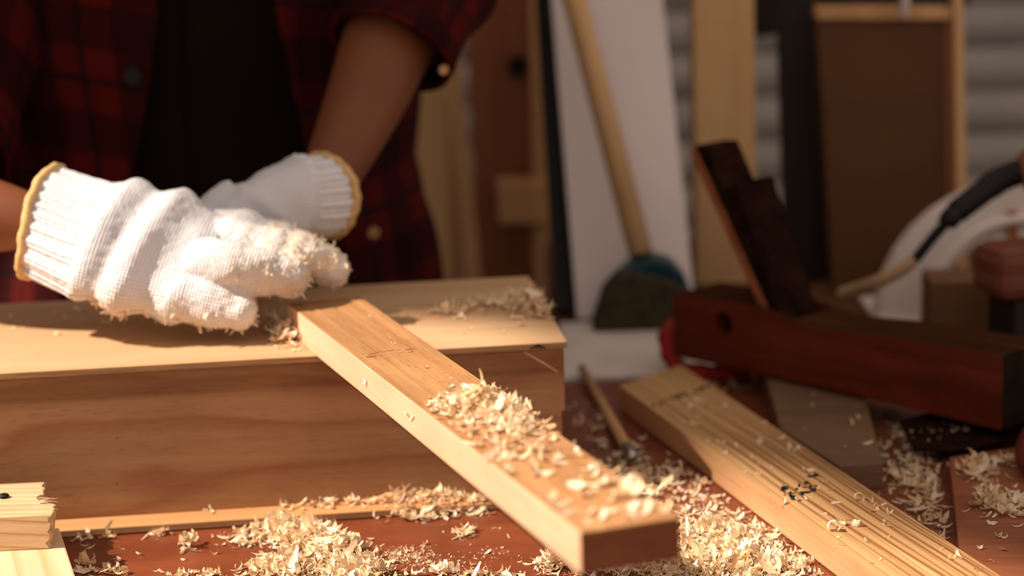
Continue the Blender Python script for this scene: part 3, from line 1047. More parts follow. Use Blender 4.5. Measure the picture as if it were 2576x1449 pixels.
def knit_mat():
    mt, nt, b = new_mat('glove_knit', 0.95, 0.05)
    L = nt.links.new
    au = N(nt, 'ShaderNodeAttribute', attribute_name='along')
    aa = N(nt, 'ShaderNodeAttribute', attribute_name='around')
    ac = N(nt, 'ShaderNodeAttribute', attribute_name='cuff')

    def s(att, per):
        return math_n(nt, 'SINE', math_n(nt, 'MULTIPLY', att, 2 * math.pi / per))
    knit = math_n(nt, 'ADD', math_n(nt, 'MULTIPLY', s(aa.outputs['Fac'], 0.0022), 0.5), math_n(nt, 'MULTIPLY', s(au.outputs['Fac'], 0.0021), 0.5))
    rib = s(aa.outputs['Fac'], 0.0042)
    mx = N(nt, 'ShaderNodeMix')
    L(ac.outputs['Fac'], mx.inputs[0])
    L(knit, mx.inputs[2])
    L(rib, mx.inputs[3])
    n = N(nt, 'ShaderNodeTexNoise', Scale=260.0, Detail=4.0)
    tc = N(nt, 'ShaderNodeTexCoord')
    L(tc.outputs['Object'], n.inputs['Vector'])
    hsum = math_n(nt, 'ADD', mx.outputs[0], math_n(nt, 'MULTIPLY', n.outputs['Fac'], 2.0))
    bp = N(nt, 'ShaderNodeBump')
    bp.inputs['Strength'].default_value = 0.75
    bp.inputs['Distance'].default_value = 0.0007
    L(hsum, bp.inputs['Height'])
    L(bp.outputs[0], b.inputs['Normal'])
    r1 = ramp(nt, [(0.25, (0.66, 0.66, 0.73)), (0.6, (0.86, 0.86, 0.89))])
    L(math_n(nt, 'ADD', math_n(nt, 'MULTIPLY', mx.outputs[0], 0.25), 0.5), r1.inputs[0])
    # dusty soiling of the knit towards the finger tips
    n2 = N(nt, 'ShaderNodeTexNoise', Scale=90.0, Detail=5.0)
    L(tc.outputs['Object'], n2.inputs['Vector'])
    ad = N(nt, 'ShaderNodeAttribute', attribute_name='dust')
    f = math_n(nt, 'MULTIPLY', ad.outputs['Fac'], math_n(nt, 'ADD', math_n(nt, 'MULTIPLY', n2.outputs['Fac'], 1.6), -0.35))
    f = math_n(nt, 'MAXIMUM', math_n(nt, 'MINIMUM', f, 1.0), 0.0)
    col = mixc(nt, f, r1.outputs[0], (0.80, 0.62, 0.38))
    L(col, b.inputs['Base Color'])
    return mt


M['plaid'] = plaid_mat()
M['knit'] = knit_mat()
M['band'] = plain('ochre_band', (0.66, 0.43, 0.19), rough=0.9, var=0.15, scale=300, bump=0.5)
M['skin'] = plain('skin', (0.185, 0.060, 0.025), rough=0.5, spec=0.3, var=0.06, scale=20)
M['tshirt'] = plain('dark_tshirt', (0.010, 0.006, 0.005), rough=0.95, spec=0.05, var=0.1)
M['jeans'] = plain('dark_trousers', (0.006, 0.004, 0.004), rough=0.95, spec=0.05)
M['belt'] = plain('brown_belt', (0.10, 0.045, 0.015), rough=0.6)

person = empty('person', 'person in open red plaid shirt, leaning forward with both hands in white work gloves', 'person', (-0.25, 1.80, FL))
PO = Vector((-0.25, 1.80, FL))


def skin_mesh(name, nodes, edges, mat, parent, levels=2, off=PO):
    me = bpy.data.meshes.new(name)
    me.from_pydata([tuple(Vector(p) - off) for p, r in nodes], edges, [])
    o = bpy.data.objects.new(name, me)
    COL.objects.link(o)
    o.parent = parent
    sk = o.modifiers.new('skin', 'SKIN')
    sk.use_smooth_shade = True
    if not me.skin_vertices:
        bm = bmesh.new(); bm.from_mesh(me); bm.verts.layers.skin.verify(); bm.to_mesh(me); bm.free()
    for i, (p, r) in enumerate(nodes):
        rr_ = r if isinstance(r, tuple) else (r, r)
        me.skin_vertices[0].data[i].radius = rr_
    me.skin_vertices[0].data[0].use_root = True
    ss = o.modifiers.new('sub', 'SUBSURF')
    ss.levels = ss.render_levels = levels
    me.materials.append(mat)
    return o


W2 = aty(812, 480, 1.530)      # wrist of the rear arm
F2a = aty(905, 285, 1.585)
F2b = aty(975, 110, 1.635)
F2c = aty(1015, 20, 1.665)
W1 = aty(110, 560, 1.422)
F1a = aty(-20, 545, 1.430)
F1b = aty(-260, 500, 1.46)
nodes = [
    ((-0.25, 1.86, 0.05), (0.15, 0.11)), ((-0.25, 1.83, 0.20), (0.145, 0.10)), ((-0.25, 1.80, 0.38), (0.155, 0.10)), ((-0.25, 1.77, 0.50), (0.11, 0.08)),
    ((-0.25, 1.73, 0.58), 0.055), ((-0.25, 1.70, 0.66), (0.075, 0.085)), ((-0.25, 1.67, 0.76), (0.078, 0.092)), ((-0.25, 1.665, 0.83), (0.055, 0.065)),
    ((-0.09, 1.78, 0.49), 0.055), ((-0.055, 1.735, 0.40), 0.045), (F2c, 0.040), (F2b, 0.0375), (F2a, 0.030), (W2, 0.021), (aty(745, 505, 1.50), 0.018),
    ((-0.41, 1.77, 0.49), 0.055), ((-0.47, 1.66, 0.24), 0.043), (F1b, 0.036), (F1a, 0.0285), (W1, 0.0175), (aty(200, 592, 1.418), 0.012),
    ((-0.35, 1.88, -0.05), 0.08), ((-0.36, 1.86, -0.42), 0.055), ((-0.36, 1.90, -0.78), 0.035), ((-0.36, 1.80, -0.815), 0.03),
    ((-0.15, 1.88, -0.05), 0.08), ((-0.14, 1.86, -0.42), 0.055), ((-0.14, 1.92, -0.78), 0.035), ((-0.14, 1.82, -0.815), 0.03)]
edges = [(0, 1), (1, 2), (2, 3), (3, 4), (4, 5), (5, 6), (6, 7), (3, 8), (8, 9), (9, 10), (10, 11), (11, 12), (12, 13), (13, 14),
         (3, 15), (15, 16), (16, 17), (17, 18), (18, 19), (19, 20), (0, 21), (21, 22), (22, 23), (23, 24), (0, 25), (25, 26), (26, 27), (27, 28)]
skin_mesh('body', nodes, edges, M['skin'], person)


def wrap(name, rows, ncol, mat, thick=0.0016, uvs=True, wrinkle=0.003, seed=0):
    """rows: list of (z, cx, cy, a, b, th0, th1) rings of cloth; local to person"""
    rows_i = []
    for i in range(len(rows) - 1):
        for k in range(6):
            t = k / 6
            rows_i.append([rows[i][q] * (1 - t) + rows[i + 1][q] * t for q in range(7)])
    rows_i.append(list(rows[-1]))
    v, f, uvl = [], [], []
    for i, (z, cx, cy, a, b, t0, t1) in enumerate(rows_i):
        for j in range(ncol + 1):
            t = t0 + (t1 - t0) * j / ncol
            w = wrinkle * (mnoise.noise(Vector((t * 2.2, z * 7, seed))) + .6 * mnoise.noise(Vector((t * 7, z * 5 + t * 3, seed + 4))))
            v.append(Vector((cx + (a + w) * math.sin(t), cy - (b + w) * math.cos(t), z)) - PO)
            uvl.append((t * 0.17, z + 0.02 * math.sin(t * 2)))
    s_ = ncol + 1
    for i in range(len(rows_i) - 1):
        for j in range(ncol):
            a = i * s_ + j
            f.append((a, a + 1, a + 1 + s_, a + s_))
    o = link(name, v, f, mat, person, smooth=True)
    me = o.data
    ul = me.uv_layers.new(name='UVMap')
    for lp in me.loops:
        ul.data[lp.index].uv = uvl[lp.vertex_index]
    md = o.modifiers.new('solid', 'SOLIDIFY')
    md.thickness = thick
    md.offset = 1
    return o


# t-shirt, trousers
ts = [(0.125, -0.25, 1.835, 0.150, 0.132, 0, 2 * math.pi), (0.15, -0.25, 1.83, 0.158, 0.140, 0, 2 * math.pi), (0.20, -0.25, 1.825, 0.160, 0.136, 0, 2 * math.pi),
      (0.30, -0.25, 1.805, 0.162, 0.122, 0, 2 * math.pi), (0.42, -0.25, 1.79, 0.175, 0.115, 0, 2 * math.pi), (0.52, -0.25, 1.775, 0.150, 0.09, 0, 2 * math.pi), (0.57, -0.25, 1.75, 0.07, 0.06, 0, 2 * math.pi)]
wrap('t_shirt', ts, 60, M['tshirt'], wrinkle=0.006, seed=2)
tr = [(-0.12, -0.25, 1.87, 0.172, 0.128, 0, 2 * math.pi), (0.0, -0.25, 1.86, 0.165, 0.125, 0, 2 * math.pi), (0.13, -0.25, 1.84, 0.151, 0.118, 0, 2 * math.pi)]
wrap('trousers', tr, 48, M['jeans'])
for sx in (-0.345, -0.145):
    v, f = tube_geo([Vector((sx, 1.87, -0.06)) - PO, Vector((sx - .005, 1.86, -0.42)) - PO, Vector((sx, 1.90, -0.80)) - PO], [0.088, 0.07, 0.055], 20)
    link('trouser_leg', v, f, M['jeans'], person, smooth=True)
bl = [(0.118, -0.25, 1.842, 0.155, 0.135, 0, 2 * math.pi), (0.142, -0.25, 1.84, 0.155, 0.133, 0, 2 * math.pi)]
wrap('belt', bl, 48, M['belt'])
for nm, sx in (('shoe', -0.36), ('shoe', -0.14)):
    v, f = tube_geo([Vector((sx, 1.94, -0.80)) - PO, Vector((sx, 1.90, -0.795)) - PO, Vector((sx, 1.80, -0.81)) - PO, Vector((sx, 1.72, -0.82)) - PO], [0.03, 0.042, 0.035, 0.022], 16)
    link(nm, v, f, M['black'], person, smooth=True)
# open flannel shirt
tp = 2 * math.pi
fl = [(-0.03, -0.25, 1.84, 0.194, 0.172, 0.74, tp - 0.30), (0.035, -0.25, 1.835, 0.190, 0.168, 0.70, tp - 0.30), (0.10, -0.25, 1.83, 0.180, 0.164, 0.62, tp - 0.30), (0.15, -0.25, 1.825, 0.170, 0.158, 0.58, tp - 0.30),
      (0.20, -0.25, 1.82, 0.176, 0.150, 0.53, tp - 0.20), (0.29, -0.25, 1.80, 0.188, 0.136, 0.40, tp - 0.08), (0.42, -0.25, 1.79, 0.192, 0.128, 0.30, tp - 0.10),
      (0.53, -0.25, 1.775, 0.165, 0.10, 0.35, tp - 0.25), (0.585, -0.25, 1.75, 0.085, 0.07, 0.4, tp - 0.35)]
wrap('flannel_shirt', fl, 120, M['plaid'], wrinkle=0.013, seed=5, thick=0.002)


def sleeve(pts, rads, seed):
    c = catmull([Vector(p) for p in pts], 6)
    rr_ = [v_.x for v_ in catmull([Vector((r, 0, 0)) for r in rads], 6)]
    seg = 40
    v, f = tube_geo(c, rr_, seg, close=False)
    uvl = []
    for i in range(len(c)):
        for k in range(seg):
            q = v[i * seg + k]
            w = 0.007 * mnoise.noise(q * 22 + Vector((seed, 0, 0)))
            v[i * seg + k] = q + (q - c[i]).normalized() * w - PO
            uvl.append((k / seg * 0.36, i * 0.012))
    o = link('sleeve', v, f, M['plaid'], person, smooth=True)
    ul = o.data.uv_layers.new(name='UVMap')
    for lp in o.data.loops:
        ul.data[lp.index].uv = uvl[lp.vertex_index]
    md = o.modifiers.new('solid', 'SOLIDIFY')
    md.thickness = 0.0025
    md.offset = 1
    return o


sleeve([(-0.10, 1.78, 0.50), (-0.060, 1.74, 0.43), aty(1085, -100, 1.69), aty(1040, 10, 1.655), aty(985, 125, 1.63)], [0.075, 0.062, 0.052, 0.047, 0.044], 1)
v, f = tube_geo([aty(1010, 70, 1.645) - PO, aty(992, 110, 1.633) - PO, aty(982, 132, 1.628) - PO], [0.0475, 0.0500, 0.0490], 36, close=False)
o = link('rolled_cuff', v, f, M['plaid'], person, smooth=True)
md = o.modifiers.new('solid', 'SOLIDIFY'); md.thickness = 0.003
ul = o.data.uv_layers.new(name='UVMap')
for lp in o.data.loops:
    ul.data[lp.index].uv = ((lp.vertex_index % 36) / 36 * 0.33, (lp.vertex_index // 36) * 0.02)
sleeve([(-0.38, 1.78, 0.50), (-0.415, 1.75, 0.42), (-0.425, 1.70, 0.30), (-0.435, 1.64, 0.22), (-0.435, 1.60, 0.195)], [0.080, 0.068, 0.062, 0.060, 0.058], 3)


def button(px, py, Y, r, mat):
    c = aty(px, py, Y) - PO
    v, f = tube_geo([c + Vector((0, 0.003, 0)), c + Vector((0, 0.0, 0)), c + Vector((0, -0.0025, 0)), c + Vector((0, -0.0022, 0))], [r, r, r * .9, r * .6], 20)
    link('button', v, f, mat, person, smooth=False)


button(335, 190, 1.655, 0.0075, M['black'])
button(1116, 176, 1.606, 0.0036, M['tan'])
button(940, 586, 1.700, 0.0045, M['tan'])


# ------------------------------------------------------------------ gloves
def glove(name, label, secs, fingers, folds, body_of_cuff, vox=0.0016, seed=0, cuff_end=0.2, dust0=1.0):
    """secs: list of (top point, bottom point, half depth); fingers: list of [(point, radius), ...]"""
    cs = [(a + b) / 2 for a, b, d in secs]
    parts_v, parts_f = [], []

    def add(v, f):
        o_ = len(parts_v)
        parts_v.extend(v)
        parts_f.extend([tuple(i + o_ for i in q) for q in f])
    # palm sweep
    cc = catmull(cs, 6)
    tt = catmull([(a - b) / 2 for a, b, d in secs], 6)
    dd = [q.x for q in catmull([Vector((d, 0, 0)) for a, b, d in secs], 6)]
    seg = 32
    v = []
    for i, c in enumerate(cc):
        tg = (cc[min(i + 1, len(cc) - 1)] - cc[max(i - 1, 0)]).normalized()
        T = tt[i]
        D = tg.cross(T).normalized() * dd[i]
        for k in range(seg):
            an = tp * k / seg
            e = 0.9
            ca, sa = math.cos(an), math.sin(an)
            v.append(c + T * (abs(ca) ** e * (1 if ca > 0 else -1)) + D * (abs(sa) ** e * (1 if sa > 0 else -1)))
    f = []
    for i in range(len(cc) - 1):
        for k in range(seg):
            a = i * seg + k
            b = i * seg + (k + 1) % seg
            f.append((a, b, b + seg, a + seg))
    f.append(tuple(range(seg))[::-1])
    f.append(tuple(range((len(cc) - 1) * seg, len(cc) * seg)))
    add(v, f)
    for ch in fingers:
        pts = catmull([p for p, r in ch], 6)
        rad = [q.x for q in catmull([Vector((r, 0, 0)) for p, r in ch], 6)]
        # rounded tip
        tdir = (pts[-1] - pts[-2]).normalized()
        rl = rad[-1]
        for k in range(1, 6):
            an = k / 5.5 * math.pi / 2
            pts.append(pts[len(pts) - 1] + tdir * (rl * (math.sin(an) - math.sin((k - 1) / 5.5 * math.pi / 2))))
            rad.append(rl * math.cos(an))
        v, f = tube_geo(pts, rad, 18)
        add(v, f)
    me = bpy.data.meshes.new('tmp')
    me.from_pydata([tuple(q) for q in parts_v], [], parts_f)
    bm = bmesh.new(); bm.from_mesh(me); bmesh.ops.recalc_face_normals(bm, faces=bm.faces); bm.to_mesh(me); bm.free()
    to = bpy.data.objects.new('tmp', me)
    COL.objects.link(to)
    rm = to.modifiers.new('r', 'REMESH'); rm.mode = 'VOXEL'; rm.voxel_size = vox
    sm_ = to.modifiers.new('s', 'SMOOTH'); sm_.factor = 0.5; sm_.iterations = 5
    bpy.context.view_layer.update()
    nm = bpy.data.meshes.new_from_object(to.evaluated_get(bpy.context.evaluated_depsgraph_get()))
    bpy.data.objects.remove(to)
    nm.name = name
    # displacement and attributes
    ccn = np.array([list(c) for c in cc])
    L_ = np.concatenate([[0], np.cumsum(np.linalg.norm(np.diff(ccn, axis=0), axis=1))])
    nv = len(nm.vertices)
    co = np.empty(nv * 3); nm.vertices.foreach_get('co', co); co = co.reshape(-1, 3)
    no = np.array([list(q.normal) for q in nm.vertices])
    ax_ = ccn[-1] - ccn[0]
    Lx = np.linalg.norm(ax_)
    ax_ /= Lx
    T0 = np.array(list(tt[len(tt) // 2])); T0 = T0 - ax_ * T0.dot(ax_); hT = np.linalg.norm(T0); T0 /= hT
    D0 = np.cross(ax_, T0)
    rel = co - ccn[0]
    al = rel @ ax_
    tv = (rel @ T0)
    dv_ = (rel @ D0)
    mid = np.interp(al, [(c - ccn[0]) @ ax_ for c in ccn], [(c - ccn[0]) @ T0 for c in ccn])
    midd = np.interp(al, [(c - ccn[0]) @ ax_ for c in ccn], [(c - ccn[0]) @ D0 for c in ccn])
    ang = np.arctan2(dv_ - midd, tv - mid)
    disp = np.zeros(nv)
    for (u0, slope, wid, amp) in folds:
        x = al / Lx + slope * (tv - mid) / hT - u0
        disp += amp * np.exp(-(x / wid) ** 2)
    uu = al / Lx
    nz_ = np.array([mnoise.noise(Vector(c) * 55 + Vector((seed, 0, 0))) for c in co])
    nf = np.array([mnoise.noise(Vector(c) * 260 + Vector((seed, 0, 0))) for c in co])
    dust = np.clip((uu - dust0) / 0.55, 0, 1)
    low = np.clip((-(tv - mid) / hT - 0.75) / 0.4, 0, 1) * np.clip((uu - .15) / .3, 0, 1)
    dust = np.maximum(dust, low)
    disp += 0.0016 * nz_ * np.clip(uu * 2, 0.2, 1) + (0.0004 + 0.0009 * dust) * nf
    disp += 0.0010 * np.sin(ang * 20) * np.clip((cuff_end - uu) / 0.06, 0, 1)
    co2 = co + no * disp[:, None]
    nm.vertices.foreach_set('co', (co2 - np.array(list(PO))).ravel())
    for an_, val in (('along', al), ('around', ang * hT), ('cuff', np.clip((cuff_end - uu) / 0.05, 0, 1)), ('dust', dust)):
        at_ = nm.attributes.new(an_, 'FLOAT', 'POINT')
        at_.data.foreach_set('value', np.asarray(val, dtype=np.float32))
    nm.materials.clear()
    nm.materials.append(M['knit'])
    nm.polygons.foreach_set('use_smooth', [True] * len(nm.polygons))
    nm.update()
    o = bpy.data.objects.new(name, nm)
    COL.objects.link(o)
    o.parent = person
    o['label'] = label
    # ochre overlocked band round the cuff
    T = tt[0]
    tg = (cc[1] - cc[0]).normalized()
    D = tg.cross(T).normalized() * dd[0]
    ring = []
    for k in range(61):
        an = tp * k / 60
        ring.append(cc[0] + T * math.cos(an) * 1.02 + D * math.sin(an) * 1.04 + tg * (0.0014 * math.sin(an * 3 + seed) + 0.0005 * math.sin(an * 11)) - PO)
    v, f = tube_geo(ring, [0.0030 + 0.0004 * math.sin(i * 1.9) for i in range(61)], 10, close=False)
    bnd = link('cuff_band', v, f, M['band'], o, smooth=True)
    bnd['label'] = 'ochre stitched edge of the glove cuff'
    return o, co2, no, dust


Y = aty
secs1 = [(Y(152, 428, 1.445), Y(58, 688, 1.400), 0.023), (Y(228, 450, 1.440), Y(140, 728, 1.386), 0.022), (Y(300, 470, 1.435), Y(232, 757, 1.372), 0.022),
         (Y(355, 468, 1.44), Y(302, 776, 1.372), 0.023), (Y(432, 488, 1.44), Y(372, 792, 1.374), 0.023), (Y(505, 512, 1.44), Y(440, 800, 1.376), 0.021),
         (Y(560, 555, 1.44), Y(500, 790, 1.378), 0.016)]
fing1 = [
    [(Y(400, 745, 1.388), 0.0155), (Y(490, 752, 1.382), 0.0165), (Y(545, 768, 1.380), 0.0160), (Y(592, 782, 1.378), 0.0140)],       # little finger
    [(Y(470, 665, 1.400), 0.0130), (Y(560, 660, 1.384), 0.0155), (Y(650, 683, 1.388), 0.0160), (Y(728, 697, 1.393), 0.0135)],       # ring finger
    [(Y(520, 590, 1.428), 0.0125), (Y(640, 610, 1.416), 0.0135), (Y(750, 636, 1.415), 0.0145), (Y(828, 675, 1.418), 0.0135)],       # middle finger
    [(Y(520, 565, 1.440), 0.0130), (Y(650, 590, 1.440), 0.0135), (Y(745, 622, 1.445), 0.0130), (Y(800, 655, 1.448), 0.0120)],       # index finger
    [(Y(330, 600, 1.445), 0.0150), (Y(450, 640, 1.470), 0.0150), (Y(560, 690, 1.478), 0.0130), (Y(620, 715, 1.475), 0.0115)]]       # thumb
folds1 = [(0.40, -0.05, 0.055, 0.0026), (0.66, -0.07, 0.065, 0.0036), (0.53, -0.06, 0.050, -0.0024), (0.82, -0.07, 0.07, -0.0022), (0.98, -0.10, 0.06, 0.0022), (1.22, 0.02, 0.04, -0.0012), (1.40, 0.02, 0.035, -0.0012)]
g1, co1, no1, du1 = glove('glove', 'white knitted work glove, fingers caked with shavings, resting on the board end', secs1, fing1, folds1, None, seed=1, cuff_end=0.36)

secs2 = [(Y(800, 393, 1.528), Y(838, 592, 1.520), 0.028), (Y(745, 400, 1.51), Y(768, 600, 1.50), 0.027), (Y(682, 418, 1.495), Y(690, 602, 1.485), 0.024),
         (Y(615, 458, 1.485), Y(612, 606, 1.475), 0.021), (Y(555, 492, 1.475), Y(545, 610, 1.470), 0.016)]
fing2 = [
    [(Y(590, 500, 1.480), 0.012), (Y(545, 520, 1.475), 0.0125), (Y(520, 560, 1.468), 0.0120), (Y(515, 610, 1.462), 0.0110)],
    [(Y(600, 530, 1.480), 0.012), (Y(545, 560, 1.482), 0.0125), (Y(520, 620, 1.480), 0.0120), (Y(525, 670, 1.478), 0.0110)],
    [(Y(610, 545, 1.490), 0.012), (Y(560, 600, 1.500), 0.0125), (Y(545, 660, 1.500), 0.0120), (Y(560, 690, 1.498), 0.0110)],
    [(Y(625, 560, 1.500), 0.011), (Y(600, 640, 1.510), 0.0115), (Y(600, 690, 1.510), 0.0105)],
    [(Y(680, 560, 1.475), 0.0135), (Y(640, 620, 1.470), 0.0130), (Y(620, 670, 1.470), 0.0115)]]
g2, co2, no2, du2 = glove('glove', 'second white work glove, in shade behind the first one', secs2, fing2,
                          [(0.35, 0.1, 0.07, 0.003), (0.7, -0.2, 0.08, 0.003)], None, vox=0.002, seed=9, cuff_end=0.3)

# ------------------------------------------------------------------ wood shavings
def flake(rng, L, w, curl, helix, nseg=7, ragged=0.25):
    """a curled ribbon of shaved wood: returns verts, faces centred on the origin, roughly lying along X"""
    v, f = [], []
    if abs(curl) < 0.05:
        curl = 0.05
    r = L / curl
    lo, hi = rng.uniform(0.05, 0.5), rng.uniform(0.05, 0.5)
    for i in range(nseg + 1):
        t = i / nseg
        a = (t - 0.5) * curl
        x = r * math.sin(a)
        z = r * (1 - math.cos(a))
        wid = w * (lo + (1 - lo) * min(1, t * 4)) * (hi + (1 - hi) * min(1, (1 - t) * 4)) * rng.uniform(1 - ragged, 1 + ragged)
        y0 = (t - 0.5) * helix
        bow = 0.12 * w
        tw = 0.3 * math.sin(t * 3)
        for q in (-0.5, 0.0, 0.5):
            v.append((x + bow * abs(q) * math.cos(a), y0 + q * wid, z + bow * abs(q) * 1.2 + q * tw * wid))
    for i in range(nseg):
        for k in range(2):
            a = i * 3 + k
            f.append((a, a + 1, a + 4, a + 3))
    zc = min(q[2] for q in v)
    v = [(q[0], q[1], q[2] - zc) for q in v]
    return v, f


def rand_flake(rng, size, tiny=False):
    L = size * rng.uniform(0.7, 1.75)
    w = size * rng.uniform(0.14, 0.42)
    k = rng.random()
    if k < 0.35:
        curl = rng.uniform(0.2, 1.2)
    elif k < 0.8:
        curl = rng.uniform(1.2, 3.2)
    else:
        curl = rng.uniform(3.2, 6.5)
        L *= 1.4
    return flake(rng, L, w, curl, rng.uniform(-0.5, 0.5) * size, 5 if tiny else 8, 0.38)


def heap(name, label, blobs_, z, size, seed, inside=None, flat=0.5, parent=None, cat='wood shavings'):
    rng = random.Random(seed)
    V_, F_ = [], []
    cen = None
    for (px, py, sx, sy, n, h) in blobs_:
        for _ in range(int(n * 1.3)):
            gx, gy = rng.gauss(0, 1), rng.gauss(0, 1)
            if abs(gx) > 2.3 or abs(gy) > 2.3:
                continue
            p = at(px + gx * sx, py + gy * sy, z)
            if inside and not inside(p):
                continue
            d = math.exp(-(gx * gx + gy * gy) / 2.2)
            s = size * rng.choice((0.5, 0.7, 0.9, 1.0, 1.2, 1.5)) * (0.75 + 0.4 * d)
            v, f = rand_flake(rng, s)
            zz = z + 0.0002 + h * d * rng.random() ** 0.8
            tilt = (0.15 + 1.0 * d * min(1, h / 0.006)) * (1 if rng.random() < .7 else 1.5)
            rot = Matrix.Rotation(rng.uniform(0, tp), 4, 'Z') @ Matrix.Rotation(rng.gauss(0, tilt * flat), 4, 'X') @ Matrix.Rotation(rng.gauss(0, tilt * flat), 4, 'Y')
            vv = [rot @ Vector(q) for q in v]
            lo = min(q.z for q in vv)
            o_ = len(V_)
            V_ += [Vector((p.x + q.x, p.y + q.y, zz + q.z - lo)) for q in vv]
            F_ += [tuple(i + o_ for i in q) for q in f]
    c = Vector((sum(q.x for q in V_) / len(V_), sum(q.y for q in V_) / len(V_), z))
    o = link(name, [q - c for q in V_], F_, M['shaving'], smooth=True, loc=c)
    if parent is None:
        tag(o, label, cat, kind='stuff')
    return o


MBi = MB_.matrix_basis.inverted()
BXm = Matrix.Translation((0.0325, 1.3596, 0)) @ Matrix.Rotation(PSI, 4, 'Z')
BXi = BXm.inverted()


def in_main(p):
    q = MBi @ p
    return 0.002 < q.x < LM - 0.002 and 0.001 < q.y < wM - 0.001


def in_b2(p):
    q = B2i @ p
    return 0.004 < q.x < L2 and 0.001 < q.y < wy2 - 0.001


def in_lid(p):
    q = BXi @ p
    m_ = MBi @ p
    return q.x < 0.0 and 0.0 < q.y < 0.198 and not (-0.002 < m_.x < LM + .002 and -0.003 < m_.y < wM + 0.003)


def on_bench(p):
    q = BXi @ p
    m_ = B2i @ p
    return not (-1.1 < q.x < -0.012 and q.y > -0.0225) and not (q.x < 0.002 and q.y > -0.002) and not (-0.03 < m_.x < L2 + .01 and -0.003 < m_.y < wy2 + 0.003) and p.y < 1.63


def on_sheet(p):
    q = BXi @ p
    return q.x < -0.014 and -0.0205 < q.y < -0.001


ZM = 0.1050 + tM
heap('shaving_heap', 'largest heap of pale wood shavings on the middle of the sanded board', [(1200, 1035, 55, 28, 230, 0.012), (1270, 1062, 48, 26, 170, 0.010), (1120, 1030, 28, 12, 36, 0.003), (1320, 1095, 50, 22, 60, 0.003)], ZM, 0.0068, 21, in_main)
heap('shaving_heap', 'big sunlit heap of curled shavings on the red-brown bench at the bottom left of centre', [(720, 1345, 50, 18, 220, 0.008), (770, 1375, 52, 26, 330, 0.013), (850, 1415, 52, 28, 400, 0.017), (730, 1440, 60, 18, 220, 0.006), (900, 1452, 48, 18, 260, 0.012), (610, 1355, 28, 14, 40, 0.003)], 0.0, 0.0078, 22, on_bench)
heap('shaving_heap', 'row of shavings on the bench against the thin plywood strip, left of the sanded board', [(1010, 1298, 32, 9, 90, 0.007), (1090, 1288, 42, 10, 150, 0.009), (1180, 1278, 40, 10, 120, 0.007)], 0.0, 0.0068, 23, on_bench)
heap('shaving_heap', 'shavings scattered along the top of the thin plywood strip', [(1060, 1258, 90, 7, 190, 0.005), (880, 1266, 70, 6, 50, 0.003), (760, 1275, 60, 5, 14, 0.002), (528, 1281, 9, 4, 16, 0.006), (625, 1276, 8, 4, 8, 0.004)], 0.0055, 0.0064, 24, on_sheet)
heap('shaving_litter', 'thick litter of shavings on the bench between the sanded board and the grooved board', [(1780, 1360, 60, 50, 430, 0.006), (1870, 1400, 75, 45, 520, 0.006), (1760, 1440, 90, 25, 420, 0.006), (1950, 1440, 60, 25, 260, 0.005), (1650, 1225, 70, 35, 190, 0.003), (1560, 1150, 60, 40, 60, 0.001), (1480, 1050, 40, 40, 30, 0.001), (1600, 1449, 90, 12, 140, 0.004)], 0.0, 0.0068, 25, on_bench)
heap('shaving_litter', 'dim litter of shavings on the bench right of the grooved board', [(2290, 1190, 50, 35, 130, 0.003), (2340, 1270, 35, 45, 110, 0.003), (2300, 1110, 40, 20, 80, 0.003), (2370, 1350, 20, 40, 60, 0.002)], 0.0, 0.0072, 26, lambda p: on_bench(p) and not (((p - c0).dot(Vector((-dn.y, dn.x, 0)))) > -0.006 and (p - c0).dot(dn) > -0.006))
heap('shaving_heap', 'small heap of shavings on the box lid near its right rear corner', [(1325, 768, 24, 15, 130, 0.009), (1245, 768, 40, 10, 60, 0.003), (1140, 788, 45, 9, 36, 0.002), (1365, 790, 12, 8, 30, 0.003)], 0.105, 0.0080, 27, in_lid)
heap('shaving_heap', 'small heap of shavings on the box lid beside the gloved finger tips', [(728, 852, 24, 15, 120, 0.010), (700, 820, 20, 12, 50, 0.007)], 0.105, 0.0072, 28, in_lid)
heap('shaving_heap', 'heap of shavings on the reddish plank, topmost of its heaps', [(2455, 1190, 20, 11, 55, 0.008), (2530, 1165, 20, 6, 22, 0.003)], 0.0103, 0.0080, 29)
heap('shaving_heap', 'lower heap of shavings on the reddish plank at the right', [(2480, 1255, 20, 16, 55, 0.006), (2515, 1285, 22, 12, 45, 0.005), (2560, 1260, 16, 30, 25, 0.003)], 0.0103, 0.0078, 30)
heap('shaving_heap', 'tuft of shavings on the bench below the near left edge of the sanded board', [(1395, 1425, 24, 13, 110, 0.014)], 0.0, 0.0062, 31, on_bench)
heap('shaving_heap', 'tiny clump of shavings alone on the bench between heap and sanded board', [(1170, 1347, 15, 7, 26, 0.006)], 0.0, 0.0062, 32, on_bench)
heap('shaving_heap', 'tiny clump of shavings alone on the bench left of the big heap', [(470, 1380, 12, 6, 18, 0.007)], 0.0, 0.0068, 33, on_bench)
heap('shaving_litter', 'strip of shaded shavings on the bench beside the pale plank', [(250, 1442, 45, 5, 32, 0.002), (500, 1450, 50, 4, 26, 0.002), (215, 1425, 14, 8, 20, 0.004), (200, 1352, 22, 5, 16, 0.003), (270, 1350, 10, 5, 14, 0.005), (400, 1345, 12, 5, 10, 0.003)], 0.0, 0.0066, 34, on_bench)
heap('shaving_litter', 'shavings on the bench at the bottom edge below the sanded board', [(1110, 1450, 45, 6, 40, 0.004), (1240, 1453, 50, 6, 26, 0.003)], 0.0, 0.0066, 35, on_bench)
heap('sawdust', 'fine golden sawdust grains on the bench right of the big shaving heap', [(1020, 1400, 50, 14, 260, 0.0006), (1240, 1395, 40, 10, 30, 0.0004), (1100, 1420, 60, 12, 120, 0.0006)], 0.0, 0.0018, 36, on_bench)
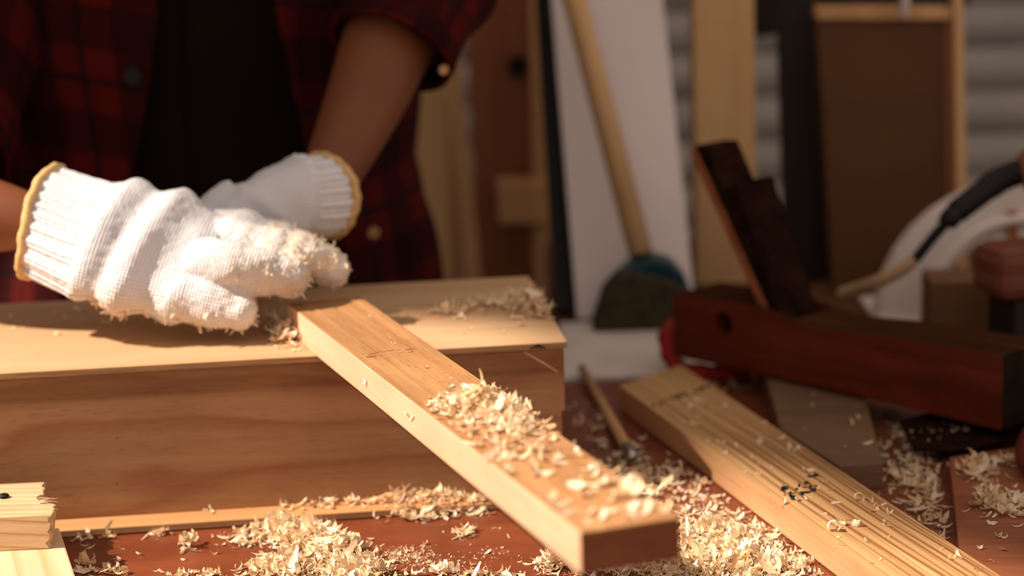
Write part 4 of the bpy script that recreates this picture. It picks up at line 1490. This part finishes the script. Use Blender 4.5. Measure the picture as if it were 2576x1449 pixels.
heap('shaving_litter', 'dusty shavings under the far end of the hand plane', [(2040, 960, 80, 14, 60, 0.001), (1800, 965, 50, 15, 30, .001)], 0.0, 0.006, 37, lambda p: on_bench(p) and (p - Vector((0.22, 1.46, 0))).length > 0.10)
heap('metal_crumbs', 'pale crumbs of wood on the dark saw blade', [(2360, 1090, 30, 12, 14, 0.0), (2440, 1085, 30, 5, 6, 0.0)], 0.0118, 0.0032, 38)

# single loose shavings, each an object
protos = []
rng = random.Random(99)
for k in range(16):
    v, f = rand_flake(rng, 0.0076)
    me = bpy.data.meshes.new('wood_shaving')
    me.from_pydata(v, [], f)
    me.materials.append(M['shaving'])
    me.polygons.foreach_set('use_smooth', [True] * len(me.polygons))
    protos.append(me)
sp = []
for k in range(6):     # tight rolled curls
    v, f = flake(rng, 0.024, 0.0042, rng.uniform(6.0, 9.0), rng.uniform(-0.003, 0.003), 22, 0.08)
    me = bpy.data.meshes.new('wood_shaving')
    me.from_pydata(v, [], f)
    me.materials.append(M['shaving'])
    me.polygons.foreach_set('use_smooth', [True] * len(me.polygons))
    sp.append(me)


def loose(p, scale, label, group, rng, mesh=None, tilt=0.25):
    me = mesh or rng.choice(protos)
    o = bpy.data.objects.new('wood_shaving', me)
    COL.objects.link(o)
    rot = Matrix.Rotation(rng.uniform(0, tp), 4, 'Z') @ Matrix.Rotation(rng.gauss(0, tilt), 4, 'X') @ Matrix.Rotation(rng.gauss(0, tilt), 4, 'Y')
    lo = min((rot @ q.co).z for q in me.vertices) * scale
    o.matrix_basis = Matrix.Translation((p.x, p.y, p.z - lo + 0.0001)) @ rot @ Matrix.Scale(scale, 4)
    curled = me in sp
    dims = [max(q.co[i] for q in me.vertices) - min(q.co[i] for q in me.vertices) for i in range(3)]
    look = 'tightly rolled' if curled else ('curved' if dims[2] > 0.42 * dims[0] else ('slender' if dims[1] < 0.33 * dims[0] else 'flat broad'))
    big = max(dims) * scale
    look = ('large ' if big > 0.0068 else ('tiny ' if big < 0.0042 else 'small ')) + look
    tag(o, look + ' shaving ' + label, 'wood shaving', group)
    return o


def zone(b):
    return ('far part', 'upper middle', 'lower middle', 'near part')[max(0, min(3, int(b * 4)))]


def scatter(n, quad, z, inside, smin, smax, label, group, seed, dens=None, extra=()):
    rng = random.Random(seed)
    k = 0
    tries = 0
    while k < n and tries < 20000:
        tries += 1
        a, b = rng.random(), rng.random()
        if dens and rng.random() > dens(a, b):
            continue
        x = (quad[0][0] * (1 - a) + quad[1][0] * a) * (1 - b) + (quad[3][0] * (1 - a) + quad[2][0] * a) * b
        y = (quad[0][1] * (1 - a) + quad[1][1] * a) * (1 - b) + (quad[3][1] * (1 - a) + quad[2][1] * a) * b
        p = at(x, y, z)
        if inside and not inside(p):
            continue
        loose(p, rng.uniform(smin, smax), label % zone(b), group, rng)
        k += 1
    for x, y, s, t in extra:
        loose(at(x, y, z), s, label % zone((y - quad[0][1]) / (quad[2][1] - quad[0][1])), group, rng, rng.choice(sp) if t else None)


scatter(80, [(1170, 1110), (1390, 1090), (1690, 1290), (1440, 1325)], ZM, in_main, 0.75, 1.5,
        'on the %s of the sanded board below its heap', 'loose shavings on the sanded board', 41,
        dens=lambda a, b: 1 - 0.55 * b, extra=[(1583, 1248, 1.5, 1), (1545, 1262, 1.1, 0), (1360, 1140, .9, 1)])
scatter(12, [(900, 790), (1000, 790), (1250, 980), (1080, 1000)], ZM, in_main, 0.2, 0.45,
        'on the sanded board above the heap, %s', 'small shavings above the heap on the sanded board', 42)
scatter(96, [(1650, 1020), (1760, 960), (2480, 1440), (2180, 1449)], 0.0184, in_b2, 0.6, 1.2,
        'on the %s of the grooved pine board', 'loose shavings on the grooved board', 43,
        extra=[(2095, 1340, 1.0, 1), (2150, 1325, .9, 1), (2125, 1322, .9, 0), (2110, 1330, .8, 0), (2075, 1318, .9, 0), (1734, 1030, 1.3, 0), (2185, 1268, .9, 0), (2165, 1262, .8, 1), (2220, 1275, 1.0, 0), (2205, 1280, .8, 0)])
scatter(22, [(180, 1350), (560, 1330), (600, 1440), (200, 1440)], 0.0, on_bench, 0.35, 0.8,
        'on the bare bench left of the big heap, %s', 'loose shavings left of the big heap', 44)
scatter(18, [(960, 1335), (1250, 1310), (1420, 1420), (960, 1449)], 0.0, on_bench, 0.3, 0.75,
        'on the bare bench right of the big heap, %s', 'loose shavings right of the big heap', 45)
scatter(20, [(0, 775), (230, 775), (650, 880), (0, 900)], 0.105, in_lid, 0.45, 0.9,
        'on the %s of the left half of the box lid', 'loose shavings on the left of the lid', 46, dens=lambda a, b: 1 - .8 * b)
scatter(14, [(1100, 740), (1310, 730), (1400, 840), (1120, 850)], 0.105, in_lid, 0.4, 0.8,
        'on the %s of the right end of the box lid', 'loose shavings on the right of the lid', 47)
scatter(16, [(2420, 1160), (2560, 1140), (2570, 1440), (2440, 1440)], 0.0103, None, 0.45, 0.95,
        'on the %s of the reddish plank', 'loose shavings on the reddish plank', 48)
scatter(10, [(1950, 970), (2160, 1010), (2200, 1150), (1990, 1100)], 0.0175, lambda p: not in_b2(p), 0.5, 0.9,
        'on the %s of the greyish brown offcut', 'loose shavings on the offcut', 49)
# three shavings stuck to the sunlit edge of the sanded board
rng = random.Random(5)
for (x, y, s) in ((935, 955, .8), (990, 1057, 1.0), (1063, 1035, .8), (1245, 1178, .5)):
    p = MB_.matrix_basis @ Vector(((MBi @ at(x, y, 0.116)).x, wM + 0.0025, 0.009))
    # on the left face of the board
    q = MBi @ at(x, y, 0.116)
    o = loose(Vector((0, 0, 0)), s, 'stuck to the sunlit long edge of the sanded board', 'shavings stuck to the board edge', rng)
    o.matrix_basis = Matrix.Translation(MB_.matrix_basis @ Vector((q.x, wM + 0.0004, 0.011))) @ Matrix.Rotation(yaw, 4, 'Z') @ Matrix.Rotation(math.radians(-90), 4, 'X') @ Matrix.Rotation(rng.uniform(0, 6), 4, 'Z') @ Matrix.Scale(s, 4)


# shavings caked on the gloves
def cake(gl, co, no, du, n, seed, smax):
    rng = random.Random(seed)
    idx = [i for i in range(len(co)) if du[i] > 0.12]
    V_, F_ = [], []
    for _ in range(n):
        i = rng.choice(idx)
        if rng.random() > du[i]:
            continue
        v, f = rand_flake(rng, rng.uniform(0.0014, smax), True)
        nrm = Vector(no[i])
        rot = nrm.to_track_quat('Z', 'Y').to_matrix().to_4x4() @ Matrix.Rotation(rng.uniform(0, tp), 4, 'Z') @ Matrix.Rotation(rng.gauss(0, 0.55), 4, 'X')
        o_ = len(V_)
        V_ += [Vector(co[i]) + (rot @ Vector(q)) - PO - nrm * 0.0003 for q in v]
        F_ += [tuple(j + o_ for j in q) for q in f]
    tips = [i for i in range(len(co)) if du[i] > 0.55 or (du[i] > 0.3 and no[i][2] < -0.2)]
    for _ in range(n // 14):
        i = rng.choice(tips)
        v, f = rand_flake(rng, rng.uniform(0.003, 0.0062), True)
        nrm = Vector(no[i])
        rot = (nrm + Vector((0, 0, -0.5))).to_track_quat('X', 'Z').to_matrix().to_4x4() @ Matrix.Rotation(rng.uniform(0, tp), 4, 'X') @ Matrix.Rotation(rng.gauss(0, 0.5), 4, 'Z')
        o_ = len(V_)
        V_ += [Vector(co[i]) + (rot @ Vector(q)) - PO + nrm * 0.001 for q in v]
        F_ += [tuple(j + o_ for j in q) for q in f]
    o = link('caked_shavings', V_, F_, M['shaving'], gl, smooth=True)
    o['kind'] = 'stuff'
    o['label'] = 'pale crumbs of shavings caked on the glove'
    return o


cake(g1, co1, no1, du1, 2600, 61, 0.0036)
cake(g2, co2, no2, du2, 260, 62, 0.0055)
